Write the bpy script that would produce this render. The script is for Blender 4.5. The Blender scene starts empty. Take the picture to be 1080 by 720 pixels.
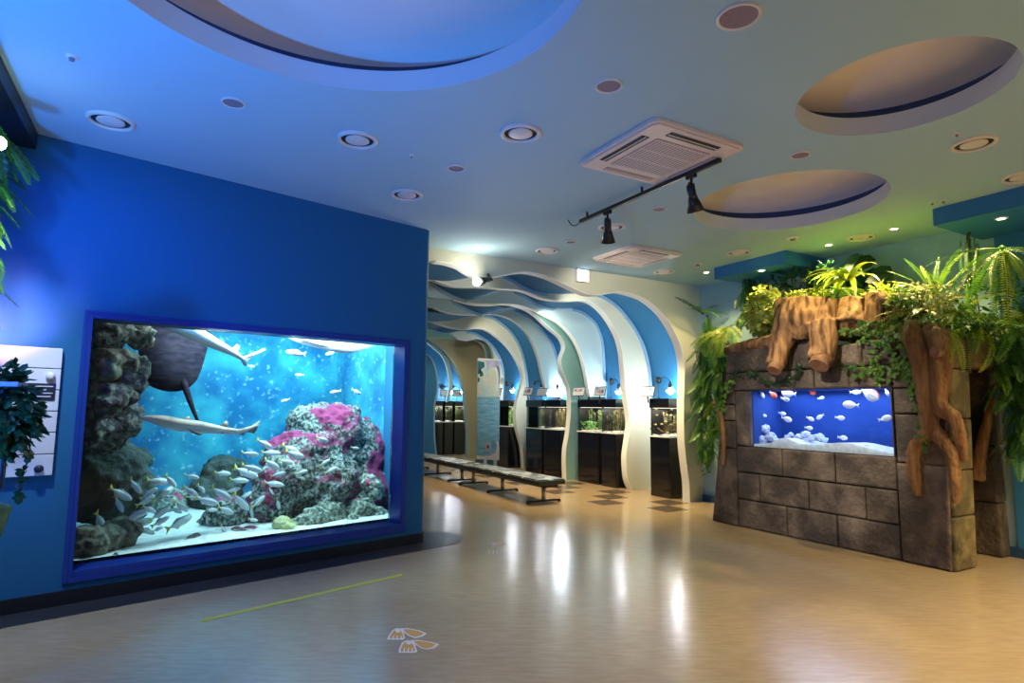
import bpy, bmesh, math, random
from mathutils import Vector, Matrix, noise
from mathutils.geometry import delaunay_2d_cdt, tessellate_polygon
random.seed(7)
SC = bpy.context.scene
COL = SC.collection
PI = math.pi
EYE = 1.5            # camera height
H = 3.548            # ceiling height
HC = 4.9             # higher ceiling of the corridor
# ------------------------------------------------------------------ camera
F = 636.507; PITCH = 0.107604754; ROLL = 0.00791149; YAW = -0.515712733
def _mat():
    B = Matrix(((1,0,0),(0,0,-1),(0,1,0)))
    c, s = math.cos(PITCH), math.sin(PITCH)
    P = Matrix(((1,0,0),(0,c,s),(0,-s,c)))
    c, s = math.cos(ROLL), math.sin(ROLL)
    Q = Matrix(((c,-s,0),(s,c,0),(0,0,1)))
    A = (math.sin(YAW), math.cos(YAW)); Bv = (math.cos(YAW), -math.sin(YAW))
    # camera-yaw frame -> room frame (X along B, Y along A)
    T = Matrix(((Bv[0], A[0], 0), (Bv[1], A[1], 0), (0,0,1)))   # room -> yaw frame
    return Q @ P @ B @ T            # room -> cam (x right, y down, z fwd)
RC = _mat()
RCT = RC.transposed()
def ray(px, py): return RCT @ Vector(((px-540)/F, (py-360)/F, 1.0))
CAM = Vector((0,0,EYE))
def atz(px, py, z): d = ray(px,py); return CAM + d*((z-EYE)/d.z)
def aty(px, py, Y): d = ray(px,py); return CAM + d*(Y/d.y)
def atx(px, py, X): d = ray(px,py); return CAM + d*(X/d.x)
cam_data = bpy.data.cameras.new('camera'); cam = bpy.data.objects.new('camera', cam_data); COL.objects.link(cam)
cam_data.sensor_width = 36; cam_data.lens = F/1080*36; cam_data.clip_start = 0.05
rot = (Matrix(((1,0,0),(0,-1,0),(0,0,-1))) @ RC).transposed()     # cam(blender)->room
cam.matrix_world = Matrix.Translation(CAM) @ rot.to_4x4()
SC.camera = cam
# frame of the big blue tank wall: s along it, d behind it, z up
W0 = Vector((-0.97, 5.656, 0)); WD = Vector((0.97372, 0.22774, 0)).normalized(); WN = Vector((-WD.y, WD.x, 0))
def wp(s, d, z): return W0 + WD*s + WN*d + Vector((0,0,z))
def atw(px, py, d):
    r = ray(px,py); p = W0 + WN*d; k = (p-CAM).dot(WN)/r.dot(WN); return CAM + r*k
def sdz(p): q = p - W0; return q.dot(WD), q.dot(WN), p.z
# ------------------------------------------------------------------ materials
def nd(nt, t, **kw):
    n = nt.nodes.new(t)
    for k, v in kw.items(): setattr(n, k, v)
    return n
def mat(name, col, rough=0.6, metal=0.0, col2=None, scale=5.0, stretch=(1,1,1), rotz=0, detail=4, lo=.35, hi=.65, bump=0, bscale=None,
        spec=0.5, col3=None, lo3=.6, hi3=.7, scale3=None, coord='Object', trans=0, sss=0, voro=False, coat=0, emis=0):
    m = bpy.data.materials.new(name); m.use_nodes = True; nt = m.node_tree; b = nt.nodes['Principled BSDF']
    b.inputs['Roughness'].default_value = rough; b.inputs['Metallic'].default_value = metal
    b.inputs['Specular IOR Level'].default_value = spec
    b.inputs['Base Color'].default_value = (*col, 1)
    if coat: b.inputs['Coat Weight'].default_value = coat; b.inputs['Coat Roughness'].default_value = .15
    if emis: b.inputs['Emission Color'].default_value = (*col,1); b.inputs['Emission Strength'].default_value = emis
    if col2 or bump:
        tc = nd(nt,'ShaderNodeTexCoord'); mp = nd(nt,'ShaderNodeMapping'); mp.inputs['Scale'].default_value = stretch
        mp.inputs['Rotation'].default_value = (0,0,rotz)
        if rotz: mp.vector_type = 'TEXTURE'; mp.inputs['Scale'].default_value = tuple(1/q for q in stretch)
        nt.links.new(tc.outputs[coord], mp.inputs['Vector'])
        nz = nd(nt,'ShaderNodeTexNoise'); nz.inputs['Scale'].default_value = scale; nz.inputs['Detail'].default_value = detail
        nt.links.new(mp.outputs[0], nz.inputs['Vector'])
        fac = nz.outputs['Fac']
        if voro:
            vz = nd(nt,'ShaderNodeTexVoronoi'); vz.inputs['Scale'].default_value = scale; nt.links.new(mp.outputs[0], vz.inputs['Vector']); fac = vz.outputs['Distance']
    if col2:
        mr = nd(nt,'ShaderNodeMapRange'); mr.inputs[1].default_value = lo; mr.inputs[2].default_value = hi
        nt.links.new(fac, mr.inputs[0])
        mx = nd(nt,'ShaderNodeMix', data_type='RGBA'); mx.inputs[6].default_value = (*col,1); mx.inputs[7].default_value = (*col2,1)
        nt.links.new(mr.outputs[0], mx.inputs[0]); out = mx.outputs[2]
        if col3:
            n3 = nd(nt,'ShaderNodeTexNoise'); n3.inputs['Scale'].default_value = scale3 or scale*.4; n3.inputs['Detail'].default_value = 9
    
            mp3 = nd(nt,'ShaderNodeMapping'); mp3.inputs['Location'].default_value = (7.1,3.3,1.7); nt.links.new(tc.outputs[coord], mp3.inputs[0]); nt.links.new(mp3.outputs[0], n3.inputs['Vector'])
            r3 = nd(nt,'ShaderNodeMapRange'); r3.inputs[1].default_value = lo3; r3.inputs[2].default_value = hi3
            nt.links.new(n3.outputs['Fac'], r3.inputs[0])
            m3 = nd(nt,'ShaderNodeMix', data_type='RGBA'); m3.inputs[7].default_value = (*col3,1)
            nt.links.new(out, m3.inputs[6]); nt.links.new(r3.outputs[0], m3.inputs[0]); out = m3.outputs[2]
        nt.links.new(out, b.inputs['Base Color'])
    if bump:
        bp = nd(nt,'ShaderNodeBump'); bp.inputs['Strength'].default_value = bump; bp.inputs['Distance'].default_value = .03
        if bscale:
            n2 = nd(nt,'ShaderNodeTexNoise'); n2.inputs['Scale'].default_value = bscale; n2.inputs['Detail'].default_value = 5
            nt.links.new(mp.outputs[0], n2.inputs['Vector']); nt.links.new(n2.outputs['Fac'], bp.inputs['Height'])
        else: nt.links.new(fac, bp.inputs['Height'])
        nt.links.new(bp.outputs[0], b.inputs['Normal'])
    if trans:
        o = nt.nodes['Material Output']; tl = nd(nt,'ShaderNodeBsdfTranslucent'); ms = nd(nt,'ShaderNodeMixShader'); ms.inputs[0].default_value = trans
        if col2: nt.links.new(b.inputs['Base Color'].links[0].from_socket, tl.inputs[0])
        else: tl.inputs[0].default_value = (*col,1)
        nt.links.new(b.outputs[0], ms.inputs[1]); nt.links.new(tl.outputs[0], ms.inputs[2]); nt.links.new(ms.outputs[0], o.inputs[0])
    return m
def emit(name, col, st):
    m = bpy.data.materials.new(name); m.use_nodes = True; nt = m.node_tree; nt.nodes.remove(nt.nodes['Principled BSDF'])
    e = nd(nt,'ShaderNodeEmission'); e.inputs[0].default_value = (*col,1); e.inputs[1].default_value = st
    nt.links.new(e.outputs[0], nt.nodes['Material Output'].inputs[0]); return m
def clear(name, tint, ior=1.25, dens=0, dcol=(1,1,1), scat=0):
    m = bpy.data.materials.new(name); m.use_nodes = True; nt = m.node_tree; nt.nodes.remove(nt.nodes['Principled BSDF'])
    t = nd(nt,'ShaderNodeBsdfTransparent'); t.inputs[0].default_value = (*tint,1)
    g = nd(nt,'ShaderNodeBsdfGlossy'); g.inputs['Roughness'].default_value = .02
    fr = nd(nt,'ShaderNodeFresnel'); fr.inputs[0].default_value = ior
    ms = nd(nt,'ShaderNodeMixShader'); nt.links.new(fr.outputs[0], ms.inputs[0]); nt.links.new(t.outputs[0], ms.inputs[1]); nt.links.new(g.outputs[0], ms.inputs[2])
    o = nt.nodes['Material Output']; nt.links.new(ms.outputs[0], o.inputs[0])
    if dens:
        v = nd(nt,'ShaderNodeVolumeAbsorption'); v.inputs['Color'].default_value = (*dcol,1); v.inputs['Density'].default_value = dens
        if scat:
            sc_ = nd(nt,'ShaderNodeVolumeScatter'); sc_.inputs['Color'].default_value = (.6,.9,1,1); sc_.inputs['Density'].default_value = scat
            ad = nd(nt,'ShaderNodeAddShader'); nt.links.new(v.outputs[0], ad.inputs[0]); nt.links.new(sc_.outputs[0], ad.inputs[1]); nt.links.new(ad.outputs[0], o.inputs['Volume'])
        else: nt.links.new(v.outputs[0], o.inputs['Volume'])
    return m
M = {}
M['blue_wall'] = mat('blue_wall_paint', (.022,.145,.31), .7, bump=.04, bscale=120, spec=.2)
M['frame_blue'] = mat('frame_blue', (.006,.045,.30), .4)
M['ceiling'] = mat('ceiling_paint', (.40,.61,.74), .8, spec=.2, bump=.03, bscale=60)
M['cove'] = mat('cove_paint', (.66,.74,.84), .85)
M['recess_blue'] = mat('recess_blue', (.05,.09,.22), .9)  # shade at the recess rims, put into the colour as dark blue
M['dome'] = mat('dome_paint', (.88,.82,.80), .9)
M['floor'] = mat('floor_vinyl', (.43,.325,.20), .19, col2=(.51,.395,.25), scale=5.0, stretch=(1.2,6,1), rotz=-.516, detail=9, lo=.36, hi=.66, col3=(.38,.27,.15), scale3=.8, lo3=.5, hi3=.8, bump=.02, bscale=30)
M['floor_dark'] = mat('floor_inlay_dark', (.03,.03,.036), .3, col2=(.05,.05,.055), scale=4, stretch=(1,6,1), rotz=-.516, detail=6)
M['tile_dark'] = mat('floor_tile_dark', (.10,.075,.06), .25, col2=(.17,.13,.10), scale=5, stretch=(1,5,1), rotz=-.516, detail=6)
M['black'] = mat('black_plastic', (.012,.012,.014), .35)
M['skirt_black'] = mat('skirting_black', (.01,.012,.016), .45)
M['skirt_blue'] = mat('skirting_blue', (.015,.07,.18), .5)
M['cream'] = mat('cream_paint', (.66,.68,.55), .7, bump=.03, bscale=60)
M['edge'] = mat('edge_paint', (.88,.92,.90), .5)  # plain white on tank rims; on the ribs it colours in the lit edge
M['teal_face'] = mat('teal_paint', (.28,.52,.48), .65)
M['green_face'] = mat('pale_green_paint', (.50,.66,.56), .65)
M['grey_blue'] = mat('grey_blue_paint', (.48,.64,.68), .65)
M['strip'] = mat('light_blue_trim', (.26,.45,.66), .55)
M['vault'] = mat('deep_blue_paint', (.018,.16,.36), .6)
M['wall_pale'] = mat('pale_blue_paint', (.36,.58,.70), .75, bump=.03, bscale=50)
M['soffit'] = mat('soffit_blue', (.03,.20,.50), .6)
M['olive'] = mat('beige_paint', (.62,.56,.36), .75)
M['white'] = mat('white_plastic', (.78,.74,.72), .45)
M['ac'] = mat('ac_panel', (.80,.68,.62), .45)
M['ac_grille'] = mat('ac_grille', (.46,.37,.33), .6)
M['ac_dark'] = mat('ac_slot', (.02,.018,.018), .5)
M['mauve'] = mat('speaker_mesh', (.34,.27,.33), .7, col2=(.22,.17,.22), scale=160)
M['glass'] = clear('clear_glass', (.96,.98,.98), 1.28)
M['glass_small'] = clear('small_tank_glass', (.95,.97,.97), 1.18)
M['water'] = clear('tank_water', (1,1,1), 1.02, .26, (.10,.68,.84))
M['water_blue'] = clear('blue_water', (.93,.96,1), 1.02, .55, (.35,.55,.98))
M['water_clear'] = clear('clear_water', (.97,.99,.97), 1.02)
M['steel'] = mat('brushed_steel', (.55,.52,.5), .3, 1.0)
M['sand'] = mat('white_sand', (.80,.80,.74), .9, col2=(.62,.62,.56), scale=18, bump=.2, bscale=90)
M['tank_back'] = mat('tank_back', (.006,.15,.33), .9, col2=(.05,.42,.52), scale=2.6, detail=9, lo=.40, hi=.68, col3=(.45,.75,.82), scale3=14, lo3=.60, hi3=.80)  # pale flecks put the water's caustic shimmer and bubbles into the colour
M['rock'] = mat('grey_rock', (.025,.035,.03), .9, col2=(.28,.27,.22), scale=18, detail=10, lo=.42, hi=.70, col3=(.11,.07,.045), scale3=3, bump=1, bscale=20)
M['rock_dark'] = mat('dark_rock', (.02,.035,.03), .95, col2=(.06,.08,.07), scale=5, detail=8, bump=1, bscale=12)
M['rock_brown'] = mat('brown_rock', (.06,.04,.03), .9, col2=(.20,.17,.13), scale=20, detail=8, col3=(.22,.26,.16), scale3=3, lo3=.5, bump=.9, bscale=16)
M['coral'] = mat('coral_crust', (.035,.05,.05), .9, col2=(.40,.45,.39), scale=30, detail=10, lo=.42, hi=.64, col3=(.27,.03,.11), scale3=3.0, lo3=.49, hi3=.57, bump=1, bscale=22)
M['coral_pale'] = mat('pale_coral', (.08,.10,.08), .9, col2=(.48,.54,.43), scale=28, detail=10, lo=.40, hi=.62, col3=(.50,.06,.16), scale3=4, lo3=.62, hi3=.66, bump=1, bscale=25)
M['coral_yellow'] = mat('yellow_coral', (.42,.44,.16), .9, col2=(.62,.62,.34), scale=9, detail=8, bump=.8, bscale=30)
M['coral_white'] = mat('white_coral', (.78,.80,.86), .8, col2=(.50,.54,.66), scale=22, voro=True, lo=.1, hi=.6, bump=.5)
M['shark'] = mat('shark_skin', (.34,.29,.23), .5, col2=(.12,.105,.095), scale=4, detail=5, lo=.48, hi=.66)
M['shark_white'] = mat('shark_belly', (.72,.72,.70), .5)
M['ray'] = mat('ray_skin', (.012,.012,.022), .95, col2=(.035,.03,.045), spec=.03, scale=9, stretch=(1,1,3))
M['fish'] = mat('fish_silver', (.92,.95,.92), .35, col2=(.74,.82,.84), scale=14)
M['fish_back'] = mat('fish_back', (.30,.40,.42), .4)
M['fish_tail'] = mat('fish_tail_yellow', (.72,.66,.12), .5)
M['fish_white'] = mat('fish_white', (.90,.88,.90), .4)
M['fish_red'] = mat('fish_orange', (.72,.09,.03), .45)
M['stone'] = mat('sculpted_stone', (.085,.066,.054), .85, col2=(.29,.225,.17), scale=3.4, detail=12, lo=.42, hi=.72, col3=(.06,.052,.047), scale3=1.7, lo3=.48, hi3=.66, bump=.9, bscale=22)
M['stone_moss'] = mat('mossy_stone', (.13,.105,.05), .85, col2=(.34,.27,.12), scale=5, detail=9, lo=.42, hi=.7, col3=(.05,.045,.03), scale3=3, bump=.7, bscale=16)  # yellowish brown stone with dark patches
M['mortar'] = mat('stone_core', (.035,.03,.027), .95)
M['wood'] = mat('stump_wood', (.085,.036,.014), .8, col2=(.42,.23,.10), scale=3.0, stretch=(5,5,.5), detail=9, lo=.36, hi=.58, bump=1, bscale=4)
M['wood_cut'] = mat('cut_wood', (.20,.09,.045), .8, col2=(.34,.18,.10), scale=14, detail=6)
M['bark'] = mat('vine_bark', (.19,.085,.03), .75, col2=(.40,.22,.09), scale=5, stretch=(3,3,.5), detail=9, lo=.38, hi=.66, bump=1, bscale=8)
def leafm(n, c, c2, s=6, t=.3): return mat(n, c, .45, col2=c2, scale=s, lo=.35, hi=.65, trans=t)
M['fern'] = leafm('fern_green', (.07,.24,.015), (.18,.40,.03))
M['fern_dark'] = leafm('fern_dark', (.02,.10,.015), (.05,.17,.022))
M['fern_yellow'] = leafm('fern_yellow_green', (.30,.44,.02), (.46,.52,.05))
M['ivy'] = leafm('ivy_green', (.04,.13,.015), (.12,.25,.035), 14)
M['ivy_dark'] = leafm('ivy_dark', (.015,.055,.02), (.03,.10,.035), 14)
M['pothos'] = leafm('pothos_yellow', (.36,.47,.05), (.60,.64,.22), 10)
M['variegated'] = leafm('variegated_leaf', (.20,.30,.03), (.66,.62,.32), 16)
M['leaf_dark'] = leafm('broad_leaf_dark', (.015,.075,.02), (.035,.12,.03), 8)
M['leaf_bright'] = leafm('strap_leaf', (.22,.36,.02), (.34,.46,.05), 5)
M['stem'] = mat('stem_brown', (.06,.05,.02), .8)
M['weed'] = leafm('water_plant', (.02,.05,.015), (.12,.14,.04), 10)
M['weed_gold'] = leafm('amber_water_plant', (.10,.07,.02), (.34,.26,.10), 12)
M['weed_bright'] = leafm('bright_water_plant', (.10,.40,.08), (.36,.62,.20), 10)
M['cabinet'] = mat('black_gloss_cabinet', (.008,.008,.011), .12, coat=.5)
M['card'] = mat('white_card', (.85,.85,.86), .5)
M['ink'] = mat('purple_ink', (.22,.08,.30), .6)
M['ink_grey'] = mat('grey_ink', (.16,.15,.18), .6)
M['ink_red'] = mat('pink_ink', (.65,.20,.28), .6)
M['panel_white'] = mat('info_panel_white', (.74,.74,.78), .45)
M['plate'] = mat('dark_plate', (.02,.02,.05), .4)
M['navy'] = mat('navy_kiosk', (.01,.015,.06), .4)
M['kiosk_green'] = mat('green_plinth', (.04,.12,.02), .6)
M['kiosk_top'] = mat('kiosk_top', (.35,.30,.62), .4)
M['tape'] = mat('yellow_tape', (.55,.50,.03), .5)
M['sticker_white'] = mat('sticker_white', (.80,.72,.72), .5)
M['sticker_orange'] = mat('sticker_orange', (.62,.30,.04), .5)
M['bench_top'] = mat('bench_cushion', (.03,.045,.045), .4, col2=(.36,.42,.44), scale=4.5, detail=2, lo=.48, hi=.56, stretch=(1.6,1,1))
M['bench_dark'] = mat('bench_vinyl', (.015,.028,.026), .35)
M['bench_edge'] = mat('bench_piping', (.60,.64,.62), .5)
M['banner_sky'] = mat('banner_top', (.66,.68,.52), .6, col2=(.42,.62,.68), scale=3, lo=.45, hi=.65, col3=(.75,.72,.66), scale3=4)
M['banner_sea'] = mat('banner_sea', (.10,.36,.52), .55, col2=(.30,.56,.66), scale=6, stretch=(.6,1,4), detail=6)
M['banner_dark'] = mat('banner_leaf', (.03,.12,.16), .6)
M['banner_violet'] = mat('banner_violet', (.36,.36,.62), .6, col2=(.6,.58,.72), scale=4)
M['banner_white'] = mat('banner_white', (.78,.77,.76), .6)
M['banner_blue'] = mat('banner_stand_blue', (.05,.25,.42), .5)
M['bulb_warm'] = emit('warm_bulb', (1,.78,.40), 30)
M['bulb_white'] = emit('white_bulb', (.92,.96,1), 140)
M['bulb_flood'] = emit('flood_bulb', (1,.90,.72), 150)
M['exit_face'] = emit('exit_face', (.92,.96,1), 3.0)
M['bulb_green'] = emit('plant_lamp', (.80,1,.92), 40)
M['lamp_shade'] = mat('lamp_shade', (.8,.82,.85), .5)
# ------------------------------------------------------------------ mesh builder
class MB:
    def __init__(s): s.v = []; s.f = []; s.mi = []; s.cur = 0
    def add(s, vs, fs):
        o = len(s.v); s.v += [Vector(v) for v in vs]
        for f in fs: s.f.append([i+o for i in f]); s.mi.append(s.cur)
        return s
    def box(s, x0, x1, y0, y1, z0, z1):
        return s.add([(x0,y0,z0),(x1,y0,z0),(x1,y1,z0),(x0,y1,z0),(x0,y0,z1),(x1,y0,z1),(x1,y1,z1),(x0,y1,z1)],
            [(0,3,2,1),(4,5,6,7),(0,1,5,4),(1,2,6,5),(2,3,7,6),(3,0,4,7)])
    def boxf(s, fn, a0, a1, b0, b1, c0, c1):      # box in a frame given by fn(a,b,c)
        return s.add([fn(*p) for p in ((a0,b0,c0),(a1,b0,c0),(a1,b1,c0),(a0,b1,c0),(a0,b0,c1),(a1,b0,c1),(a1,b1,c1),(a0,b1,c1))],
            [(0,3,2,1),(4,5,6,7),(0,1,5,4),(1,2,6,5),(2,3,7,6),(3,0,4,7)])
    def tube(s, pts, rad, n=10, caps=True, flat=1.0):
        pts = [Vector(p) for p in pts]; k = len(pts)
        rs = rad if isinstance(rad, (list,tuple)) else [rad]*k
        t0 = (pts[1]-pts[0]).normalized(); up = Vector((0,0,1)) if abs(t0.z) < .9 else Vector((1,0,0))
        u = t0.cross(up).normalized(); vs = []
        for i, p in enumerate(pts):
            t = (pts[min(i+1,k-1)]-pts[max(i-1,0)]).normalized()
            u = (u - t*u.dot(t)).normalized(); w = t.cross(u)
            for j in range(n):
                a = 2*PI*j/n; vs.append(p + (u*math.cos(a) + w*math.sin(a)*flat)*rs[i])
        fs = [(i*n+j, i*n+(j+1)%n, (i+1)*n+(j+1)%n, (i+1)*n+j) for i in range(k-1) for j in range(n)]
        if caps: fs += [tuple(range(n))[::-1], tuple((k-1)*n+j for j in range(n))]
        return s.add(vs, fs)
    def lathe(s, prof, c=(0,0,0), n=32, axis='z', cap0=False, cap1=False):   # prof: (r, z)
        vs = []
        for r, z in prof:
            for j in range(n):
                a = 2*PI*j/n; x, y = r*math.cos(a), r*math.sin(a)
                vs.append((c[0]+x, c[1]+y, c[2]+z) if axis == 'z' else ((c[0]+z, c[1]+x, c[2]+y) if axis == 'x' else (c[0]+y, c[1]+z, c[2]+x)))
        k = len(prof)
        fs = [(i*n+j, i*n+(j+1)%n, (i+1)*n+(j+1)%n, (i+1)*n+j) for i in range(k-1) for j in range(n)]
        if cap0: fs.append(tuple(range(n))[::-1])
        if cap1: fs.append(tuple((k-1)*n+j for j in range(n)))
        return s.add(vs, fs)
    def disc(s, c, r, n=28, nrm=-1):
        vs = [(c[0]+r*math.cos(2*PI*j/n), c[1]+r*math.sin(2*PI*j/n), c[2]) for j in range(n)]
        f = tuple(range(n)); return s.add(vs, [f if nrm > 0 else f[::-1]])
    def ico(s, c, r, sub=3, amp=.0, freq=2.0, seed=0, sq=(1,1,1), flatz=None):
        bm = bmesh.new(); bmesh.ops.create_icosphere(bm, subdivisions=sub, radius=1)
        off = Vector((seed*3.17, seed*1.71, seed*.93)); vs = []
        for v in bm.verts:
            d = v.co.normalized(); q = d*freq + off
            k = 1 + amp*(noise.fractal(q, 1.0, 2.0, 5) if amp else 0)
            p = Vector((d.x*sq[0], d.y*sq[1], d.z*sq[2]))*r*k
            if flatz is not None and p.z < flatz: p.z = flatz + (p.z-flatz)*.1
            vs.append(Vector(c) + p)
        fs = [[v.index for v in f.verts] for f in bm.faces]; bm.free()
        return s.add(vs, fs)
    def prism(s, poly, fn, d0, d1):     # poly: 2-d outline, fn(a, d, b) -> point; closed slab between d0 and d1
        n = len(poly); tri = tessellate_polygon([[Vector((p[0],p[1],0)) for p in poly]])
        o = len(s.v)
        s.v += [Vector(fn(p[0], d0, p[1])) for p in poly] + [Vector(fn(p[0], d1, p[1])) for p in poly]
        for t in tri:
            s.f.append([o+i for i in t]); s.f.append([o+n+i for i in reversed(t)]); s.mi += [s.cur]*2
        for i in range(n):
            j = (i+1) % n; s.f.append([o+i, o+j, o+n+j, o+n+i]); s.mi.append(s.cur)
        return s
    def sheet(s, a, b):                 # strip of quads between two equal-length polylines
        n = len(a); return s.add(list(a)+list(b), [(i, i+1, n+i+1, n+i) for i in range(n-1)])
def obj(name, mb, mats, parent=None, smooth=False, bevel=0, mods=None, auto=None):
    off = parent_off(parent) if parent else Vector((0,0,0))
    me = bpy.data.meshes.new(name); me.from_pydata([v-off for v in mb.v], [], mb.f)
    if not isinstance(mats, (list,tuple)): mats = [mats]
    for m in mats: me.materials.append(M[m] if isinstance(m, str) else m)
    if len(mats) > 1: me.polygons.foreach_set('material_index', mb.mi)
    bm = bmesh.new(); bm.from_mesh(me)
    bmesh.ops.recalc_face_normals(bm, faces=bm.faces); bm.to_mesh(me); bm.free()
    if smooth: me.polygons.foreach_set('use_smooth', [True]*len(me.polygons))
    o = bpy.data.objects.new(name, me); COL.objects.link(o)
    if parent: o.parent = parent
    if bevel:
        bv = o.modifiers.new('bevel','BEVEL'); bv.width = bevel; bv.segments = 2; bv.limit_method = 'ANGLE'
    return o
def parent_off(p):
    v = Vector((0,0,0))
    while p: v += p.location; p = p.parent
    return v
def tag(o, label, cat, group=None, kind=None):
    o['label'] = label; o['category'] = cat
    if group: o['group'] = group
    if kind: o['kind'] = kind
    return o
def thing(name, label, cat, loc=(0,0,0), group=None):
    o = bpy.data.objects.new(name, None); o.empty_display_size = .1; COL.objects.link(o); o.location = loc
    return tag(o, label, cat, group)
def struct(name, mb, m, parent=None, **k):
    o = obj(name, mb, m, parent, **k)
    if not parent: o['kind'] = 'structure'
    return o
def clone(root, loc, label=None, group=None, rz=None, sc=None):
    r = root.copy(); COL.objects.link(r); r.location = loc
    if rz is not None: r.rotation_euler = (0,0,rz)
    if sc: r.scale = (sc,)*3
    if label: r['label'] = label
    if group: r['group'] = group
    for ch in list(root.children):
        c = ch.copy(); COL.objects.link(c); c.parent = r
        for g in ch.children:
            d = g.copy(); COL.objects.link(d); d.parent = c
    return r
def spline(pts, n=8):
    P = [Vector(p) for p in pts]; out = []
    for i in range(len(P)-1):
        p0 = P[max(i-1,0)]; p1 = P[i]; p2 = P[i+1]; p3 = P[min(i+2,len(P)-1)]
        for k in range(n):
            t = k/n
            out.append(.5*((2*p1)+(p2-p0)*t+(2*p0-5*p1+4*p2-p3)*t*t+(3*p1-p0-3*p2+p3)*t**3))
    return out + [P[-1]]
def lamp(kind, name, loc, power, col, target=None, size=.1, spot=1.0, blend=.5, sizey=None):
    d = bpy.data.lights.new(name, kind); d.energy = power; d.color = col
    if kind == 'AREA':
        d.size = size
        if sizey: d.shape = 'RECTANGLE'; d.size_y = sizey
    else: d.shadow_soft_size = size
    if kind == 'SPOT': d.spot_size = spot; d.spot_blend = blend
    o = bpy.data.objects.new(name, d); COL.objects.link(o); o.location = loc
    if target is not None: o.rotation_euler = (Vector(target)-Vector(loc)).to_track_quat('-Z','Y').to_euler()
    return o
# ------------------------------------------------------------------ room shell
mb = MB(); mb.box(-6,9.4,-6,20,-.1,0); floor = struct('floor', mb, 'floor')
# dark inlay along the tank wall, rounded at its end
pts = []
R_ = .33
for s in (-3.5, 3.55): pass
outer = atz(447,580,0); s_o, d_o, _ = sdz(outer)
dmin = -abs(d_o)
poly = [(-3.5,.0),(-3.5,dmin)]
tip = atz(488,565,0); s_t, d_t, _ = sdz(tip)
s_c = s_t - .42
for k in range(0, 13):
    a = -PI/2 + PI*k/12
    poly.append((s_c + .42*math.cos(a), (dmin+.42) + .42*math.sin(a) if k < 7 else (dmin+.42) + .42*math.sin(a)))
poly += [(3.4,dmin+.84), (3.4,0)]
mb = MB(); mb.prism(poly, lambda a,d,b: wp(a,b,d), .0, .002)
o = obj('dark_floor_inlay', mb, 'floor_dark', floor)
mb = MB()
c = .45
for i in range(-2,2):
    for j in range(0 if i > -2 else 4, 16):
        if (j-i) % 3 == 0:
            x, y = 6.375+i*c, 6.66+j*c
            if x > 5.5: mb.box(x, x+c, y, y+c, 0, .0015)
o = obj('dark_floor_tile', mb, 'tile_dark', floor)
# ceiling with three round recesses
CIRC = [((.545,2.63),1.2), ((5.302,3.773),.895), ((4.027,2.01),.614)]
X0,X1,Y0,Y1 = -6,8.3,-6,7.27
V2 = [Vector((X0,Y0)),Vector((X1,Y0)),Vector((X1,Y1)),Vector((X0,Y1))]; Ed = [(0,1),(1,2),(2,3),(3,0)]
NC = 96
for (cx,cy),r in CIRC:
    o_ = len(V2)
    V2 += [Vector((cx+r*math.cos(2*PI*k/NC), cy+r*math.sin(2*PI*k/NC))) for k in range(NC)]
    Ed += [(o_+k, o_+(k+1)%NC) for k in range(NC)]
res = delaunay_2d_cdt(V2, Ed, [], 0, 1e-5)
mb = MB(); fs = []
for f in res[2]:
    ctr = sum((res[0][i] for i in f), Vector((0,0)))/len(f)
    if any((ctr-Vector(cc)).length < r-1e-4 for cc,r in CIRC): continue
    fs.append(list(f))
mb.add([(v.x,v.y,H) for v in res[0]], fs)
mb.box(2.2,9.4,7.2,20,HC,HC+.05)
ceiling = struct('ceiling', mb, 'ceiling')
for q,((cx,cy),r) in enumerate(CIRC):
    mb = MB(); hw = .14
    mb.lathe([(r,0),(r,hw)], (cx,cy,H), 96)
    obj('recess_wall', mb, 'cove', ceiling, smooth=True)
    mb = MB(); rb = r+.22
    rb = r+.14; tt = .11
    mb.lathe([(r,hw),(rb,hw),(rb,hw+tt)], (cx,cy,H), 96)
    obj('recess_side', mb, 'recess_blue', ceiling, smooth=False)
    mb = MB(); mb.lathe([(rb,hw+tt),(rb-.03,hw+tt+.06),(rb-.09,hw+tt+.11),(rb-.20,hw+tt+.15),(r*.7,hw+tt+.19),(r*.35,hw+tt+.21),(.001,hw+tt+.215)], (cx,cy,H), 96)
    obj('recess_dome', mb, 'dome', ceiling, smooth=True)
# blue tank wall: four solid pieces round the window, rounded free end
S0,S1,ZB,ZT = .40,3.345,.195,2.20
WE = 3.56
mb = MB(); T = .2
mb.boxf(wp, -4.5,S0, 0,T, 0,H); mb.boxf(wp, S1,WE, 0,T, 0,H)
mb.boxf(wp, S0,S1, 0,T, 0,ZB); mb.boxf(wp, S0,S1, 0,T, ZT,H)
prof = [(WE,0)] + [(WE+.1*math.sin(PI*k/20), .1-.1*math.cos(PI*k/20)) for k in range(21)] + [(WE,.2)]
mb.prism(prof, lambda a,d,b: wp(a,b,d), 0, H)
wall_left = struct('wall_left', mb, 'blue_wall')
mb = MB()
mb.boxf(wp, -4.5,WE, -.02,0, 0,.105)
prof = [(WE,-.02)] + [(WE+.12*math.sin(PI*k/20), .1-.12*math.cos(PI*k/20)) for k in range(21)] + [(WE,.22)]
mb.prism(prof, lambda a,d,b: wp(a,b,d), 0, .105)
struct('baseboard_left', mb, 'skirt_black')
mb = MB()       # side of the tank room, along the corridor
a_ = wp(WE+.05,.2,0); mb.box(a_.x-.15, a_.x+.0, a_.y, 20, 0, HC); struct('wall_corridor', mb, 'blue_wall')
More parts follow.
